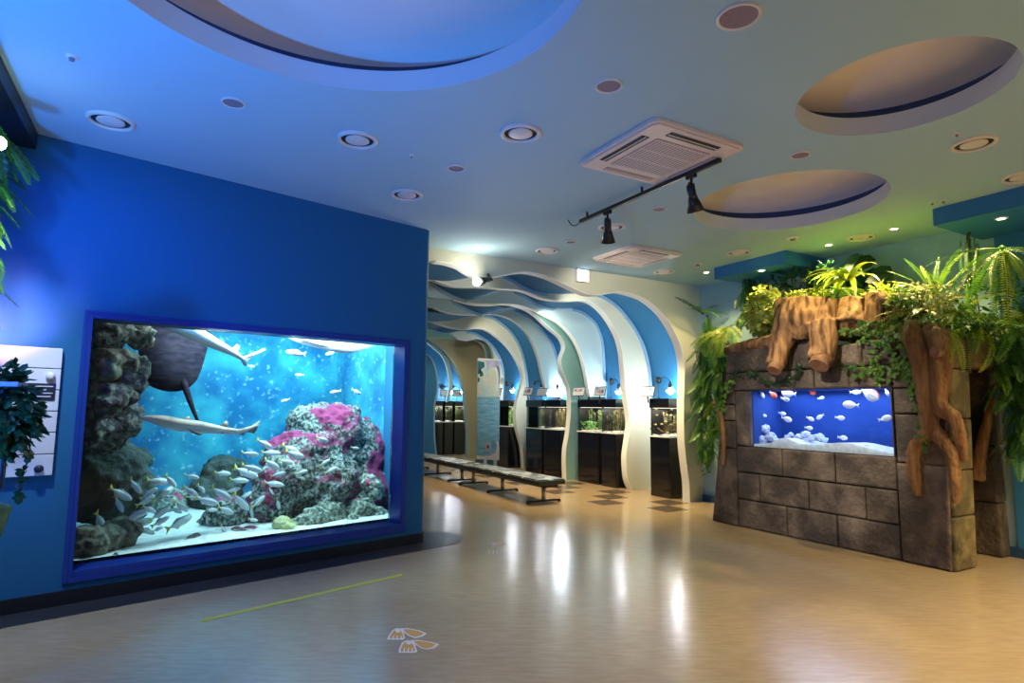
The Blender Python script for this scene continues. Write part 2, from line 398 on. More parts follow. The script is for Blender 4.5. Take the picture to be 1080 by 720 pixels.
# right-hand wall and the dark beam at the top left
mb = MB(); mb.box(7.72,8.0,-6,7.22,0,H); struct('wall_right', mb, 'wall_pale')
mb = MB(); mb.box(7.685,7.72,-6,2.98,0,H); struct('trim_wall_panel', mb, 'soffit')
mb = MB(); mb.box(7.67,7.72,-6,7.2,0,.10); struct('baseboard_right', mb, 'skirt_blue')
mb = MB(); mb.box(-1.6,-.985,2.2,5.64,3.42,H); struct('trim_beam', mb, 'skirt_black')
mb = MB(); mb.box(6.86,7.72,4.92,6.10,3.38,H); struct('trim_soffit_1', mb, 'soffit')
mb = MB(); mb.box(6.70,7.72,1.2,3.10,3.37,H); struct('trim_soffit_2', mb, 'soffit')
# ------------------------------------------------------------------ wave ribs of the corridor
def prof_at(pts, Y): return [aty(px,py,Y) for px,py in pts]
def clampz(p, zmax=HC-.012): return Vector((p.x,p.y,min(p.z,zmax)))
XW = 8.35
def rib(name, Y, th, inner, face, label, outer=None, zbot=0.0, structure=False, xright=XW, left_ext=None):
    Yb = Y+th
    cur = [clampz(p) for p in spline(prof_at(inner, Yb), 7)]
    cur = [Vector((p.x,Yb,max(p.z,zbot))) for p in cur]
    cur[-1].z = zbot
    lx = cur[0].x - (left_ext if left_ext is not None else 1.2)
    P = [(lx, cur[0].z)] + [(p.x,p.z) for p in cur] + [(xright,zbot),(xright,HC),(lx,HC)]
    clean = [P[0]]
    for p in P[1:]:
        if (p[0]-clean[-1][0])**2+(p[1]-clean[-1][1])**2 > 1e-6: clean.append(p)
    mb = MB(); mb.prism(clean, lambda a,d,b: (a,d,b), Y, Yb)
    if structure: root = struct(name, mb, face)
    else: root = obj(name, mb, face); tag(root, label, 'wave rib', 'wave-edged ribs of the corridor')
    # edge lining the wavy opening, its white-lit look put into a pale colour
    n = len(cur); inn = [];
    for i,p in enumerate(cur):
        t = (cur[min(i+1,n-1)]-cur[max(i-1,0)]).normalized(); nn = Vector((t.z,0,-t.x))
        inn.append(p - nn*-.012)
    a = [Vector((p.x,Y-.004,p.z)) for p in inn]; b = [Vector((p.x,Yb+.002,p.z)) for p in inn]
    a2 = [Vector((p.x,Y-.004,p.z)) for p in cur]; b2 = [Vector((p.x,Yb+.002,p.z)) for p in cur]
    e = MB(); e.sheet(a,b); e.sheet(a2,a); e.sheet(b,b2)
    obj('edge_trim', e, 'edge', root)
    if outer:
        oc = [clampz(p) for p in spline(prof_at(outer, Y-.03), 7)]
        w = .055; o2 = []
        for i,p in enumerate(oc):
            t = (oc[min(i+1,len(oc)-1)]-oc[max(i-1,0)]).normalized(); nn = Vector((t.z,0,-t.x)); o2.append(p+nn*w*(-1 if nn.z>0 or nn.x>0 else 1))
        s_ = MB(); s_.sheet(oc,o2); back = [p+Vector((0,.03,0)) for p in oc]; back2 = [p+Vector((0,.03,0)) for p in o2]
        s_.sheet(oc,back); s_.sheet(o2,back2)
        obj('outer_band', s_, 'strip', root)
    return root
def vault(name, Ya, Yb, outer, m='vault'):
    oc = [clampz(p) for p in spline(prof_at(outer, Yb), 7)]
    oc = [Vector((oc[0].x-1.2, Yb, oc[0].z))] + oc
    xl = oc[-1].x; oc.append(Vector((xl, Yb, 0)))
    a = [Vector((p.x,Ya,p.z)) for p in oc]; b = [Vector((p.x,Yb,p.z)) for p in oc]
    mb = MB(); mb.sheet(a,b)
    o = struct(name, mb, m, smooth=False)
    sd = o.modifiers.new('solid','SOLIDIFY'); sd.thickness = .02; sd.offset = 1
    mb = MB(); mb.box(xl-.02, xl+.0, Ya, Yb, 0, .1); struct('baseboard_niche', mb, 'skirt_blue')
    return xl
I1 = [(455,277),(468,279),(480,283),(488,288),(495,292),(505,294.5),(515,293.5),(530,290.5),(540,288.8),(550,288),(562,290),(575,294),(590,301),(605,308),(615,311.5),(625,312),(635,310.3),(643,309),(650,309),(663,312),(675,317),(688,327),(698,339),(707,355),(712,368),(715,385),(715.3,400),(714.5,429),(715,464),(718,493),(720,509),(720.5,525)]
O2 = [(455,295),(465,296),(475,296),(487,294),(495,292.5),(510,290.5),(520,290),(530,290.3),(540,294),(550,300),(562,305.5),(575,308.5),(590,309.7),(605,309.5),(620,309),(630,309.5),(638,312.5),(647,318),(655,325),(664,336),(672,348),(680,364),(685,382),(687.5,400),(688,425)]
I2 = [(456,297),(465,300),(475,302.5),(488,303.5),(500,303.5),(512,304),(525,305),(540,306),(550,308),(560,312),(568,315),(580,317),(595,318),(605,317.5),(615,318),(624,322.5),(633,331),(641,342.5),(648,356),(652,372),(653.5,388),(654.6,400),(656.5,419),(660,445),(658.5,460),(656,478),(656,491),(657.5,505),(661.4,514.8)]
O3 = [(456,298),(468,306),(480,312),(490,315.3),(497,316),(510,313),(520,309.5),(530,307.3),(542,306.5),(550,309.5),(558,314),(567,319.5),(578,323.5),(592,325),(604,325),(614,328),(622,333),(629,340),(634,350),(637,362),(638.5,380),(639,400),(639,420)]
I3 = [(478,316),(490,319),(500,320.3),(515,320.8),(530,320.4),(545,322),(560,327),(575,334),(590,343),(603,358),(611,376),(616,398),(620,421)]
I4 = [(478,316.5),(490,320),(500,321.8),(515,322.3),(530,321.6),(548,325),(562,333),(575,345),(586,354),(591,361.5),(592,368),(589.5,375),(588,381),(589,390),(593,400),(596.7,410),(598,425),(598,437),(596,457),(593.3,473),(592.8,488),(593.3,500)]
O5 = [(478,317),(487,322),(497,327),(510,331),(525,329.3),(540,327.3),(550,329),(560,334),(572,345),(585,365),(592,395),(594,420)]
I5 = [(456,325),(470,330),(485,332),(500,332.2),(512,331.6),(525,332.5),(540,338.5),(555,352.5),(565,374),(570,395),(573,408),(576,421)]
O6 = [(456,339),(475,338),(490,335),(503,332.3),(515,333),(525,337),(540,350),(550,367),(556,390),(558,412),(559,430)]
I6 = [(455,340),(462.5,342.5),(475,346),(487.5,347.5),(502.5,346.5),(512.5,349),(525,357.5),(535,367.5),(542,378),(547.5,390),(549,400),(545,415),(541.7,430),(541.7,445),(545,460),(548,472),(549.7,490)]
O7 = [(456,347),(470,351),(487,349),(500,350.5),(509,355),(517.5,361),(525,371),(530,382),(532,395),(531,412),(530.5,430)]
I7 = [(456,341.5),(469,346),(475,352),(482,357),(490,359),(500,357.3),(510,359),(516,365),(519,376),(520,400),(519,440),(519,485)]
I8 = [(484,358),(492,359.5),(498,358.5),(504,360.5),(509,366),(511.5,376),(512,400),(511,440),(511,485)]
wall_back = rib('wall_back', 7.2, .15, I1, 'cream', '', structure=True, xright=8.2, left_ext=.6)
rib('wave_rib', 8.75, .13, I2, 'cream', 'cream wave-edged rib just behind the corridor portal, lit white at its shoulder', O2)
rib('wave_rib', 10.0, .1, I3, 'grey_blue', 'pale grey-blue shallow rib above the second pair of display tanks', O3, zbot=1.72)
rib('wave_rib', 10.5, .14, I4, 'teal_face', 'teal-green rib with a nose-like bulge, reaching the floor before the bench end')
rib('wave_rib', 11.6, .1, I5, 'grey_blue', 'pale grey rib above the tanks, between teal rib and the farther cream rib', O5, zbot=1.74)
rib('wave_rib', 12.95, .14, I6, 'cream', 'cream S-curved rib between the tank pair and the tank beside the banner', O6)
rib('wave_rib', 14.45, .12, I7, 'cream', 'narrow cream rib behind the standing banner', O7)
rib('wave_rib', 15.25, .12, I8, 'teal_face', 'green farthest rib, its curve showing above the banner corner')
VX = []
VX.append(vault('wall_niche_1', 7.35, 8.74, O2)); VX.append(vault('wall_niche_2', 8.88, 9.99, O3)); 
vault('wall_niche_3', 10.1, 10.49, O3, 'cream'); vault('wall_niche_4', 10.64, 11.59, O5); vault('wall_niche_5', 11.7, 12.94, O6); vault('wall_niche_6', 13.09, 14.44, O7); vault('wall_niche_7', 14.57, 15.24, O7, 'teal_face')
# end of the corridor: beige wall with an arched opening to a farther niche
YE = 16.3
E1 = [(450,357),(456,361.5),(463,366.5),(470,373),(478,384),(484,395),(488,408),(490,420),(491,440),(493,455),(493,480)]
cur = [Vector((p.x,YE,max(p.z,0))) for p in spline(prof_at(E1,YE),6)]; cur[-1].z = 0
P = [(p.x,p.z) for p in cur] + [(9.4,0),(9.4,HC),(cur[0].x-1.5,HC),(cur[0].x-1.5,cur[0].z)]
mb = MB(); mb.prism(P, lambda a,d,b:(a,d,b), YE, YE+.12); we = struct('wall_end', mb, 'olive')
a = [p+Vector((0,-.01,0)) for p in cur]; b = [p+Vector((0,.13,0)) for p in cur]; b2 = [p+Vector((.05,-.01,.03)) for p in cur]
mb = MB(); mb.sheet(a,b); mb.sheet(a,b2); obj('edge_trim', mb, 'grey_blue', we)
mb = MB(); mb.box(4.8,9.4,18.3,18.4,0,HC); struct('wall_far', mb, 'vault')
for pts, Y, lab in (([(450,361),(457,367),(465,374),(470,383),(473,395),(474,408),(472,418),(471,424)], 17.0, 'pale blue inner arch rib seen through the opening in the end wall'),
               ([(448,372),(455,377),(459,385),(462,398),(462,412),(459,428),(459,460),(461,480)], 16.7, 'dark blue arch rib nearest the tank wall edge, inside the end wall opening')):
    cur = [Vector((p.x,Y,max(p.z,0))) for p in spline(prof_at(pts,Y),6)]
    w = .10 if Y > 16.9 else .07
    mb = MB()
    if Y > 16.9:
        o_ = [p+Vector((w,0,w*.5)) for p in cur]
    else: o_ = [Vector((cur[i].x-1.2,Y,cur[i].z)) for i in range(len(cur))]
    mb.sheet(cur,o_); bk = [p+Vector((0,.08,0)) for p in cur]; mb.sheet(cur,bk); ob = [p+Vector((0,.08,0)) for p in o_]; mb.sheet(o_,ob)
    r_ = obj('wave_rib', mb, 'grey_blue' if Y > 16.9 else 'vault'); tag(r_, lab, 'wave rib', 'wave-edged ribs of the corridor')
    if Y < 16.9:
        e = MB(); e.sheet([p+Vector((0,-.004,0)) for p in cur],[p+Vector((-.05,-.004,0)) for p in cur]); obj('edge_trim', e, 'strip', r_)
# ------------------------------------------------------------------ big aquarium
A1,A2,AZ0,AZ1 = .43,3.31,.238,2.17
tank = thing('large_aquarium', 'wall-sized aquarium window in a deep blue frame, set into the blue wall', 'aquarium', wp((A1+A2)/2,.1,AZ0))
mb = MB(); P_ = -.018
mb.boxf(wp, .37,S0, P_,.0, .15,2.23); mb.boxf(wp, S1,3.38, P_,.0, .15,2.23)
mb.boxf(wp, S0,S1, P_,.0, .15,ZB); mb.boxf(wp, S0,S1, P_,.0, ZT,2.23)
mb.boxf(wp, S0,A1, P_,.23, ZB,ZT); mb.boxf(wp, A2,S1, P_,.23, ZB,ZT)
mb.boxf(wp, A1,A2, P_,.23, ZB,AZ0); mb.boxf(wp, A1,A2, P_,.23, AZ1,ZT)
obj('window_frame', mb, 'frame_blue', tank, bevel=.004)
mb = MB(); mb.boxf(wp, A1,A2, .2,.22, AZ0,AZ1); obj('glass_pane', mb, 'glass', tank)
mb = MB(); D2 = 2.2
mb.boxf(wp, -.2,3.62, D2,D2+.05, .05,2.7); obj('back_panel', mb, 'tank_back', tank)
mb = MB()
mb.boxf(wp, -.25,-.2, .23,D2, .05,2.7); mb.boxf(wp, 3.62,3.66, .23,D2, .05,2.7); mb.boxf(wp, -.25,3.66, .23,D2+.05, .0,.05); mb.boxf(wp, -.25,3.66, .23,D2+.05, 2.75,2.8)
mb.boxf(wp, -.25,A1, .21,.23, .05,2.75); mb.boxf(wp, A2,3.66, .21,.23, .05,2.75); mb.boxf(wp, A1,A2, .21,.23, 2.2,2.75); mb.boxf(wp, A1,A2, .21,.23, .05,.2)
obj('tank_shell', mb, 'tank_back', tank)
mb = MB(); mb.boxf(wp, -.19,3.61, .235,D2-.01, .06,2.42)
o = obj('tank_water', mb, 'water'); tag(o, 'clear blue-green water filling the big wall aquarium', 'water', kind='stuff')
# sand bed
mb = MB(); n1, n2 = 60, 34; vs = []
for j in range(n2+1):
    for i in range(n1+1):
        s = -.19 + 3.8*i/n1; d = .236 + (D2-.25)*j/n2
        z = .262 + .09*j/n2 + .05*noise.noise(Vector((s*1.6,d*2,0))) * min(1, j/4)
        vs.append(wp(s,d,z))
mb.add(vs, [(j*(n1+1)+i, j*(n1+1)+i+1, (j+1)*(n1+1)+i+1, (j+1)*(n1+1)+i) for j in range(n2) for i in range(n1)])
o = obj('sand_bed', mb, 'sand', smooth=True); tag(o, 'white sand covering the bottom of the big aquarium', 'sand', kind='stuff')
def blob(name, specs, m, label, cat, group=None, vox=.03, disp=.09, fn=None, smooth=True, parent=None, tscale=.22):
    mb = MB()
    for k,(px,py,d,r) in enumerate(specs):
        c = fn(px,py,d) if fn else atw(px,py,d)
        mb.ico(c, r, 3, .22, 1.6, seed=k+len(label), sq=(1+.15*math.sin(k),1,.95))
    o = obj(name, mb, m, parent, smooth=smooth)
    rm = o.modifiers.new('remesh','REMESH'); rm.mode = 'VOXEL'; rm.voxel_size = vox; rm.use_smooth_shade = smooth
    tx = bpy.data.textures.new(name,'CLOUDS'); tx.noise_scale = tscale; tx.noise_depth = 5
    dp = o.modifiers.new('rough','DISPLACE'); dp.texture = tx; dp.strength = disp; dp.mid_level = .5
    if cat: tag(o, label, cat, group)
    return o
blob('coral_mound', [(352,460,1.25,.44),(378,468,1.3,.36),(322,486,1.1,.40),(382,480,1.2,.38),(300,512,1.0,.36),(346,512,.95,.42),(388,522,.98,.36),(282,540,.98,.30),(258,554,1.1,.25),(330,452,1.3,.30)], 'coral',
     'large coral mound crusted with pink patches, filling the right half of the aquarium', 'coral', vox=.024, disp=.16, tscale=.12)
blob('coral_mound', [(330,548,.55,.15),(348,542,.6,.16),(318,552,.5,.10)], 'coral_pale', 'low grey coral ridge at the glass foot, right of the yellow coral', 'coral', vox=.018, disp=.09, tscale=.07)
blob('coral_mound', [(380,540,.58,.19),(395,545,.5,.13),(372,552,.45,.11),(388,516,.72,.18)], 'coral_pale', 'knobbly pale coral in the lower right corner of the aquarium', 'coral', vox=.018, disp=.10, tscale=.08)
blob('coral_mound', [(303,560,.42,.11),(298,553,.45,.09)], 'coral_yellow', 'small yellow-green coral by the glass below the coral mound', 'coral', vox=.016, disp=.05, tscale=.06)
blob('coral_mound', [(404,440,1.7,.17),(399,450,1.65,.17),(404,462,1.6,.15),(407,475,1.5,.14)], 'coral_pale', 'hazy coral knobs behind the right shoulder of the mound', 'coral', vox=.02, disp=.1, tscale=.08)
for sp, m, lab in (
  ([(105,352,.55,.17),(122,350,.6,.14)], 'rock', 'dark grey rock in the top left corner of the aquarium'),
  ([(146,351,.65,.13),(152,358,.7,.09)], 'rock', 'pale-edged grey rock at the top, beside the dark ray'),
  ([(110,385,.5,.17),(128,384,.55,.14)], 'rock_brown', 'brown ledge rock under the top left corner rock'),
  ([(143,388,.58,.13),(138,402,.55,.12)], 'rock', 'knobbly brown-grey rock jutting out toward the ray'),
  ([(108,422,.5,.19),(126,416,.55,.14)], 'rock', 'grey-green rock at mid height of the left rock stack'),
  ([(134,436,.55,.13),(128,448,.52,.13)], 'rock', 'rock with pale crust beside the nose of the middle shark'),
  ([(104,455,.5,.17),(114,462,.6,.14)], 'rock', 'lowest grey rock of the left stack above the dark cave'),
  ([(105,505,1.0,.36),(120,520,1.1,.32),(128,490,1.3,.22)], 'rock_dark', 'big shadowed dark rock low at the left end of the aquarium'),
  ([(92,572,.42,.16),(110,568,.5,.13)], 'rock_brown', 'mottled green-brown boulder in the lower left corner of the aquarium'),
  ([(128,562,.62,.15),(118,566,.55,.10)], 'rock_brown', 'reddish-brown sloping rock on the sand at lower left'),
  ([(204,573,.5,.09),(197,576,.45,.06)], 'rock_brown', 'dark rounded stone at the sand edge, left of the small stones'),
  ([(222,574,.42,.07),(232,573,.45,.06)], 'rock', 'greyish stone against the glass on the sand'),
  ([(250,566,.55,.10),(262,563,.6,.09)], 'coral', 'pink-crusted stone low at the left foot of the coral mound'),
  ([(240,545,1.0,.22),(228,552,1.1,.17)], 'coral', 'dark stone with pink flecks behind the fish school'),
  ([(225,528,1.9,.30),(238,500,2.0,.24)], 'rock_dark', 'distant dark reef lump left of the coral mound'),
  ([(121,587,.28,.035)], 'rock_dark', 'little dark pebble on the sand near the left frame corner'),
  ([(93,589,.28,.03),(84,592,.27,.025)], 'rock_dark', 'tiny green pebbles in the left corner of the window'),
  ([(176,535,1.95,.22),(195,532,2.0,.2)], 'coral_pale', 'far pale rock in the gap above the sand')):
    blob('reef_rock', sp, m, lab, 'rock', 'rocks in the big aquarium', vox=.016 if sp[0][3] < .12 else .022, disp=.06 if sp[0][3] < .12 else .11, tscale=.09)
# fish
def fish_mesh(deep=.13, tall=.30):
    mb = MB(); n = 10; xs = [.5,.46,.36,.2,.02,-.15,-.28,-.36]; ht = [.01,.10,.19,.25,.25,.18,.09,.045]
    vs = []
    for x,h in zip(xs,ht):
        for j in range(n):
            a = 2*PI*j/n; vs.append((x, math.sin(a)*h*deep/.25*1.0, math.cos(a)*h*tall/.5))
    k = len(xs)
    for i in range(k-1):
        for j in range(n):
            a = 2*PI*(j+.5)/n; mb.cur = 1 if math.cos(a) > .75 else 0
            o_ = len(mb.v)
            mb.add([vs[i*n+j],vs[i*n+(j+1)%n],vs[(i+1)*n+(j+1)%n],vs[(i+1)*n+j]],[(0,1,2,3)])
    mb.cur = 2
    t = .008
    def fin(poly): mb.prism(poly, lambda a,d,b:(a,d,b), -t, t)
    fin([(-.34,.03),(-.52,.15),(-.46,.0),(-.52,-.15),(-.34,-.03)])
    mb.cur = 1; fin([(.16,.14),(-.02,.20),(-.22,.10),(-.05,.12)]); mb.cur = 0; fin([(.02,-.13),(-.10,-.19),(-.22,-.09)])
    return mb
def place(o, p, ang, L, yaw=0, wdir=WD, wn=WN):
    a = math.radians(ang); f = (wdir*math.cos(a)*math.cos(yaw) + wn*math.sin(yaw) + Vector((0,0,-math.sin(a)))).normalized()
    up = Vector((0,0,1)); l = up.cross(f).normalized(); u = f.cross(l)
    Mx = Matrix((f,l,u)).transposed()
    o.rotation_euler = Mx.to_euler(); o.location = p; o.scale = (L,L,L)
fish0 = obj('school_fish', fish_mesh(), ['fish','fish_back','fish_tail'], smooth=True)
FL = []
for x,y,l,a in [(985,35,90,30),(918,83,90,10),(1015,78,90,5),(1020,132,100,30),(925,150,100,20),(897,170,125,25),(787,175,75,8),(640,190,65,15),(480,212,110,12),(540,212,80,50),(373,235,85,55),(302,272,110,35),(295,322,80,65),(435,272,80,-35),(420,305,90,-25),(505,272,110,-30),(635,262,90,35),(685,248,60,45),(865,208,85,8),(780,270,110,35),(835,255,70,-10),(650,290,70,10),(710,305,110,20),(525,300,60,20),(590,330,90,40),(735,348,60,10),(800,350,100,28),(875,310,110,50),(895,280,70,-20),(955,310,80,-40),(1030,225,95,12),(1050,180,80,-10),(1018,260,40,60),(1050,320,65,65),(438,345,70,30),(375,375,110,-25),(490,365,100,-30),(385,415,120,-15),(425,448,75,25),(310,425,60,70),(205,405,105,65),(580,410,130,-20),(490,405,80,-30),(713,400,40,80),(790,440,50,60),(925,360,60,80),(930,395,55,20),(480,440,50,-15),(615,388,50,-60),(570,355,50,20)]:
    FL.append((60+x/4.5, 460+y/4.5, l/4.5, a))
for x,y,l,a in [(300,105,100,25),(320,130,110,20),(280,165,80,15),(350,215,70,-10),(460,170,60,-30),(320,330,60,25),(445,65,60,20),(490,205,70,-20),(605,100,50,10)]:
    FL.append((240+x/4.5, 450+y/4.5, l/4.5, a))
rf = random.Random(3); firstf = True
for px,py,l,a in FL:
    p = atw(px,py,rf.uniform(.42,.70)); L = l*(p-CAM).length/F*.90
    o = fish0 if firstf else fish0.copy()
    if not firstf: COL.objects.link(o)
    firstf = False
    place(o, p, a, L, rf.uniform(-.35,.35))
    if px > 262: lab, g = 'silver yellow-tailed fish of the school passing in front of the coral mound', 'school fish before the coral mound'
    elif px > 185: lab, g = 'silver yellow-tailed fish of the school between coral mound and open water', 'school fish over the sand'
    else: lab, g = 'silver yellow-tailed fish of the school close to the dark left rock', 'school fish by the dark rock'
    tag(o, lab, 'fish', g)
fw0 = None
for px,py,l,a,d,lab in [(312,372,20,185,.5,'plump white fish alone near the top, below the pale ray'),(316,395,9,180,.8,'tiny pale fish in open water above the coral mound'),(354,413,12,170,.7,'small white fish just over the crest of the coral mound'),(376,413,13,25,.7,'pale fish above the right shoulder of the coral mound'),(301,422,9,160,.8,'tiny white fish left of the coral crest'),(340,463,15,20,.4,'greenish fish crossing the pink crust of the mound'),(349,372,12,160,.6,'thin silver fish under the pale ray at the top'),(265,386,7,10,1.0,'very small fish in the bright water below the shark tail')]:
    o = fish0.copy(); COL.objects.link(o); p = atw(px,py,d); place(o, p, a, l*(p-CAM).length/F, .1); tag(o, lab, 'fish')
def by_normal(o, lim=-.05):
    for p in o.data.polygons: p.material_index = 0 if p.normal.z > lim else 1
def pxw(d): return lambda pts: [atw(x,y,d) for x,y in pts]
def swimmer(name, spine, rad, fins, d, label, mats, flat=.85):
    mb = MB(); W = pxw(d); sp = [W([(x,y)])[0] for x,y in spine]; k = 6.4/F
    spl = spline(sp, 4); rr = []
    for i in range(len(rad)-1):
        for t in range(4): rr.append((rad[i]+(rad[i+1]-rad[i])*t/4)*k)
    rr.append(rad[-1]*k)
    mb.tube(spl, rr, 12, True, flat)
    for poly, dd in fins:
        pp = [sdz(atw(x,y,d)) for x,y in poly]
        mb.prism([(q[0],q[2]) for q in pp], lambda a,dd_,b: wp(a,dd_,b), d+dd-.008, d+dd+.008)
    o = obj(name, mb, mats, smooth=True); by_normal(o); tag(o, label, 'shark'); return o
swimmer('shark', [(146,442),(156,441),(172,444),(190,448),(210,450),(230,453),(250,455),(262,452),(272,448)], [.8,3.2,6.2,7.2,6.4,4.8,3.2,2.2,1.0],
    [([(189,443),(199,438.5),(201,440),(202,447)],0),([(231,450),(238,443.5),(240,444.5),(241,452)],0),([(258,454),(274,443.5),(272,450),(268,457),(262,456)],0),([(196,452),(212,457),(208,459),(200,456)],-.05),([(228,455),(240,459),(234,456)],-.03),([(247,457),(256,459),(262,453)],0)], .42,
    'small grey-brown shark swimming left at mid height of the aquarium', ['shark','shark_white'])
swimmer('shark', [(176,336),(192,344),(210,354),(228,363),(244,371),(257,379)], [10,9.5,8,6,4,1.8],
    [([(254,377),(270,371),(279,367),(280,369),(266,376),(261,380),(260,386),(257,385),(255,381)],0),([(244,368),(250,363),(252,366),(251,372)],0),([(208,355),(222,362),(228,365),(220,362)],-.04)], .42,
    'pale shark cut by the top edge of the window, forked tail hanging down', ['shark_white','shark_white'])
def puffed(name, poly, d, th, extra, m, label, cat):
    W = [sdz(atw(x,y,d)) for x,y in poly]; cs = sum(w[0] for w in W)/len(W); cz = sum(w[2] for w in W)/len(W); n = len(W)
    ring = spline([Vector((w[0],0,w[2])) for w in W+[W[0]]], 4)[:-1]; n = len(ring); vs = []; fs = []
    prof_ = [(1,0),(.85,.45),(.6,.8),(.3,.97)]
    for sgn in (-1,1):
        b0 = len(vs)
        for k,h in prof_:
            for q in ring: vs.append(wp(cs+(q.x-cs)*k, d+sgn*th*h, cz+(q.z-cz)*k))
        vs.append(wp(cs,d+sgn*th,cz))
        for r in range(3):
            for i in range(n): fs.append((b0+r*n+i, b0+r*n+(i+1)%n, b0+(r+1)*n+(i+1)%n, b0+(r+1)*n+i))
        for i in range(n): fs.append((b0+3*n+i, b0+3*n+(i+1)%n, b0+4*n))
    mb = MB(); mb.add(vs, fs)
    for pts, rr in extra:
        sp = spline([atw(x,y,d-.05) for x,y in pts], 4); k = len(sp)
        mb.tube(sp, [rr[0]+(rr[1]-rr[0])*i/(k-1) for i in range(k)], 8)
    o = obj(name, mb, m, smooth=True); return tag(o, label, cat)
puffed('ray', [(150,342),(175,338),(200,338),(217,344),(220,358),(217,374),(209,398),(197,410),(180,413),(163,409),(152,400),(146,370)], .95, .12, [([(183,368),(189,388),(196,410),(203,430),(209,445)],(.05,.012))], 'ray', 'big dark ray gliding upward beside the left rocks, tail trailing down', 'ray')
puffed('ray', [(296,352),(315,350),(345,352),(372,358),(398,360),(392,366),(372,372),(352,371),(330,366),(312,360)], .6, .07, [([(318,356),(336,362),(352,365)],(.03,.01))], 'shark_white', 'white-bellied ray lying along the top right of the window', 'ray')
# light inside the aquarium
lamp('AREA','aquarium_lamp', wp(2.75,1.2,2.60), 85, (.74,.96,1.0), wp(2.8,1.4,0), 1.3, sizey=1.0)
lamp('AREA','aquarium_lamp_front', wp(2.15,.30,2.38), 105, (.85,.98,1.0), wp(2.2,1.0,.5), 2.2, sizey=.12)
# ------------------------------------------------------------------ info panel, kiosk
pn = thing('info_panel', 'white plank-style information panel mounted on the blue wall by the window', 'sign', wp(-.3,-.03,.97))
mb = MB()
for k in range(6):
    z0 = .968 + k*.1585; mb.boxf(wp, -1.2,.25, -.055,-.03, z0,z0+.152)
obj('panel_boards', mb, 'panel_white', pn, bevel=.004)
mb = MB(); mb.boxf(wp, -1.2,.25, -.03,.0, .968,1.916); obj('backing', mb, 'navy', pn)
mb = MB(); mb.boxf(wp, .0,.225, -.062,-.056, 1.52,1.645); pl = obj('name_plate', mb, 'plate', pn)
mb = MB()
for k,(a,b) in enumerate(((.02,.20),(.02,.21),(.02,.17),(.10,.21))): mb.boxf(wp, a,b, -.0645,-.0622, 1.545+k*.025,1.552+k*.025)
obj('small_print', mb, 'panel_white', pl)
for s,z in ((.19,1.70),(.17,1.02)):
    mb = MB(); mb.lathe([(.028,0),(.028,-.03),(.018,-.04)], wp(s,-.055,z), 14, 'y', cap1=True); obj('knob', mb, 'plate' if z < 1.2 else 'panel_white', pn, smooth=True)
kp = Vector((-.93,4.22,0))
ks = thing('display_kiosk', 'dark navy kiosk on a green base at the left picture edge', 'kiosk', kp)
mb = MB(); outl = [(-.45,.98),(.10,.98),(.16,1.0),(.19,1.06),(.19,1.58),(-.45,1.58)]
mb.prism(outl, lambda a,d,b:(kp.x+a,kp.y+d,b), -.04,.04); obj('board', mb, 'navy', ks, bevel=.01)
mb = MB(); mb.box(kp.x-.45,kp.x+.24,kp.y-.16,kp.y+.1,1.585,1.61); obj('lit_top', mb, 'kiosk_top', ks, bevel=.006)
mb = MB(); mb.tube([kp+Vector((-.05,0,0)),kp+Vector((-.02,0,.3)),kp+Vector((.0,0,.6)),kp+Vector((.04,0,.96))],[.16,.14,.15,.2],14); obj('base', mb, 'kiosk_green', ks, smooth=True)
# ------------------------------------------------------------------ ceiling fittings
def cassette(cx, cy, w, label):
    t = thing('air_conditioner', label, 'air conditioner', (cx,cy,H))
    h = w/2; z0 = H-.035
    def rr(r, k, z): # rounded square
        out = []
        for q,(sx,sy) in enumerate(((1,1),(-1,1),(-1,-1),(1,-1))):
            for i in range(5):
                a = PI/2*q + PI/2*i/4; out.append((cx+sx*(r-k)+k*math.cos(a), cy+sy*(r-k)+k*math.sin(a)))
        return out
    mb = MB(); mb.prism(rr(h,.07,0), lambda a,d,b:(a,b,d), H-.03, H); mb.prism(rr(h-.025,.06,0), lambda a,d,b:(a,b,d), H-.042, H-.03)
    obj('panel', mb, 'ac', t, bevel=.006)
    g = w*.29; mb = MB(); mb.box(cx-g,cx+g,cy-g,cy+g,H-.047,H-.041)
    gr = obj('intake_grille', mb, 'ac_grille', t)
    mb = MB()
    for k in range(17):
        x = cx-g+.02+(2*g-.04)*k/16; mb.box(x-.004,x+.004,cy-g,cy+g,H-.050,H-.047)
    for k in range(4):
        y = cy-g+.02+(2*g-.04)*k/3; mb.box(cx-g,cx+g,y-.006,y+.006,H-.051,H-.047)
    obj('grille_bars', mb, 'ac', gr)
    for (dx,dy) in ((-1,0),(0,-1),(1,0),(0,1)):
        mb = MB(); L = w*.27; o1, o2 = w*.355, w*.425
        if dx: x0,x1 = sorted((cx+dx*o1,cx+dx*o2)); mb.box(x0,x1,cy-L,cy+L,H-.046,H-.041)
        else: y0,y1 = sorted((cy+dy*o1,cy+dy*o2)); mb.box(cx-L,cx+L,y0,y1,H-.046,H-.041)
        open_ = (dx < 0 or dy < 0)
        sl = obj('air_slot', mb, 'ac_dark' if open_ else 'ac_grille', t)
        mb = MB(); m_ = .39*w
        if dx: mb.box(cx+dx*m_-.004,cx+dx*m_+.004,cy-L,cy+L,H-.052,H-.046)
        else: mb.box(cx-L,cx+L,cy+dy*m_-.004,cy+dy*m_+.004,H-.052,H-.046)
        obj('vane', mb, 'ac', sl)
cassette(3.345,3.508,.95,'large square ceiling air conditioner right above the track light rail')
cassette(5.40,6.13,.88,'farther ceiling air conditioner near the corridor portal')
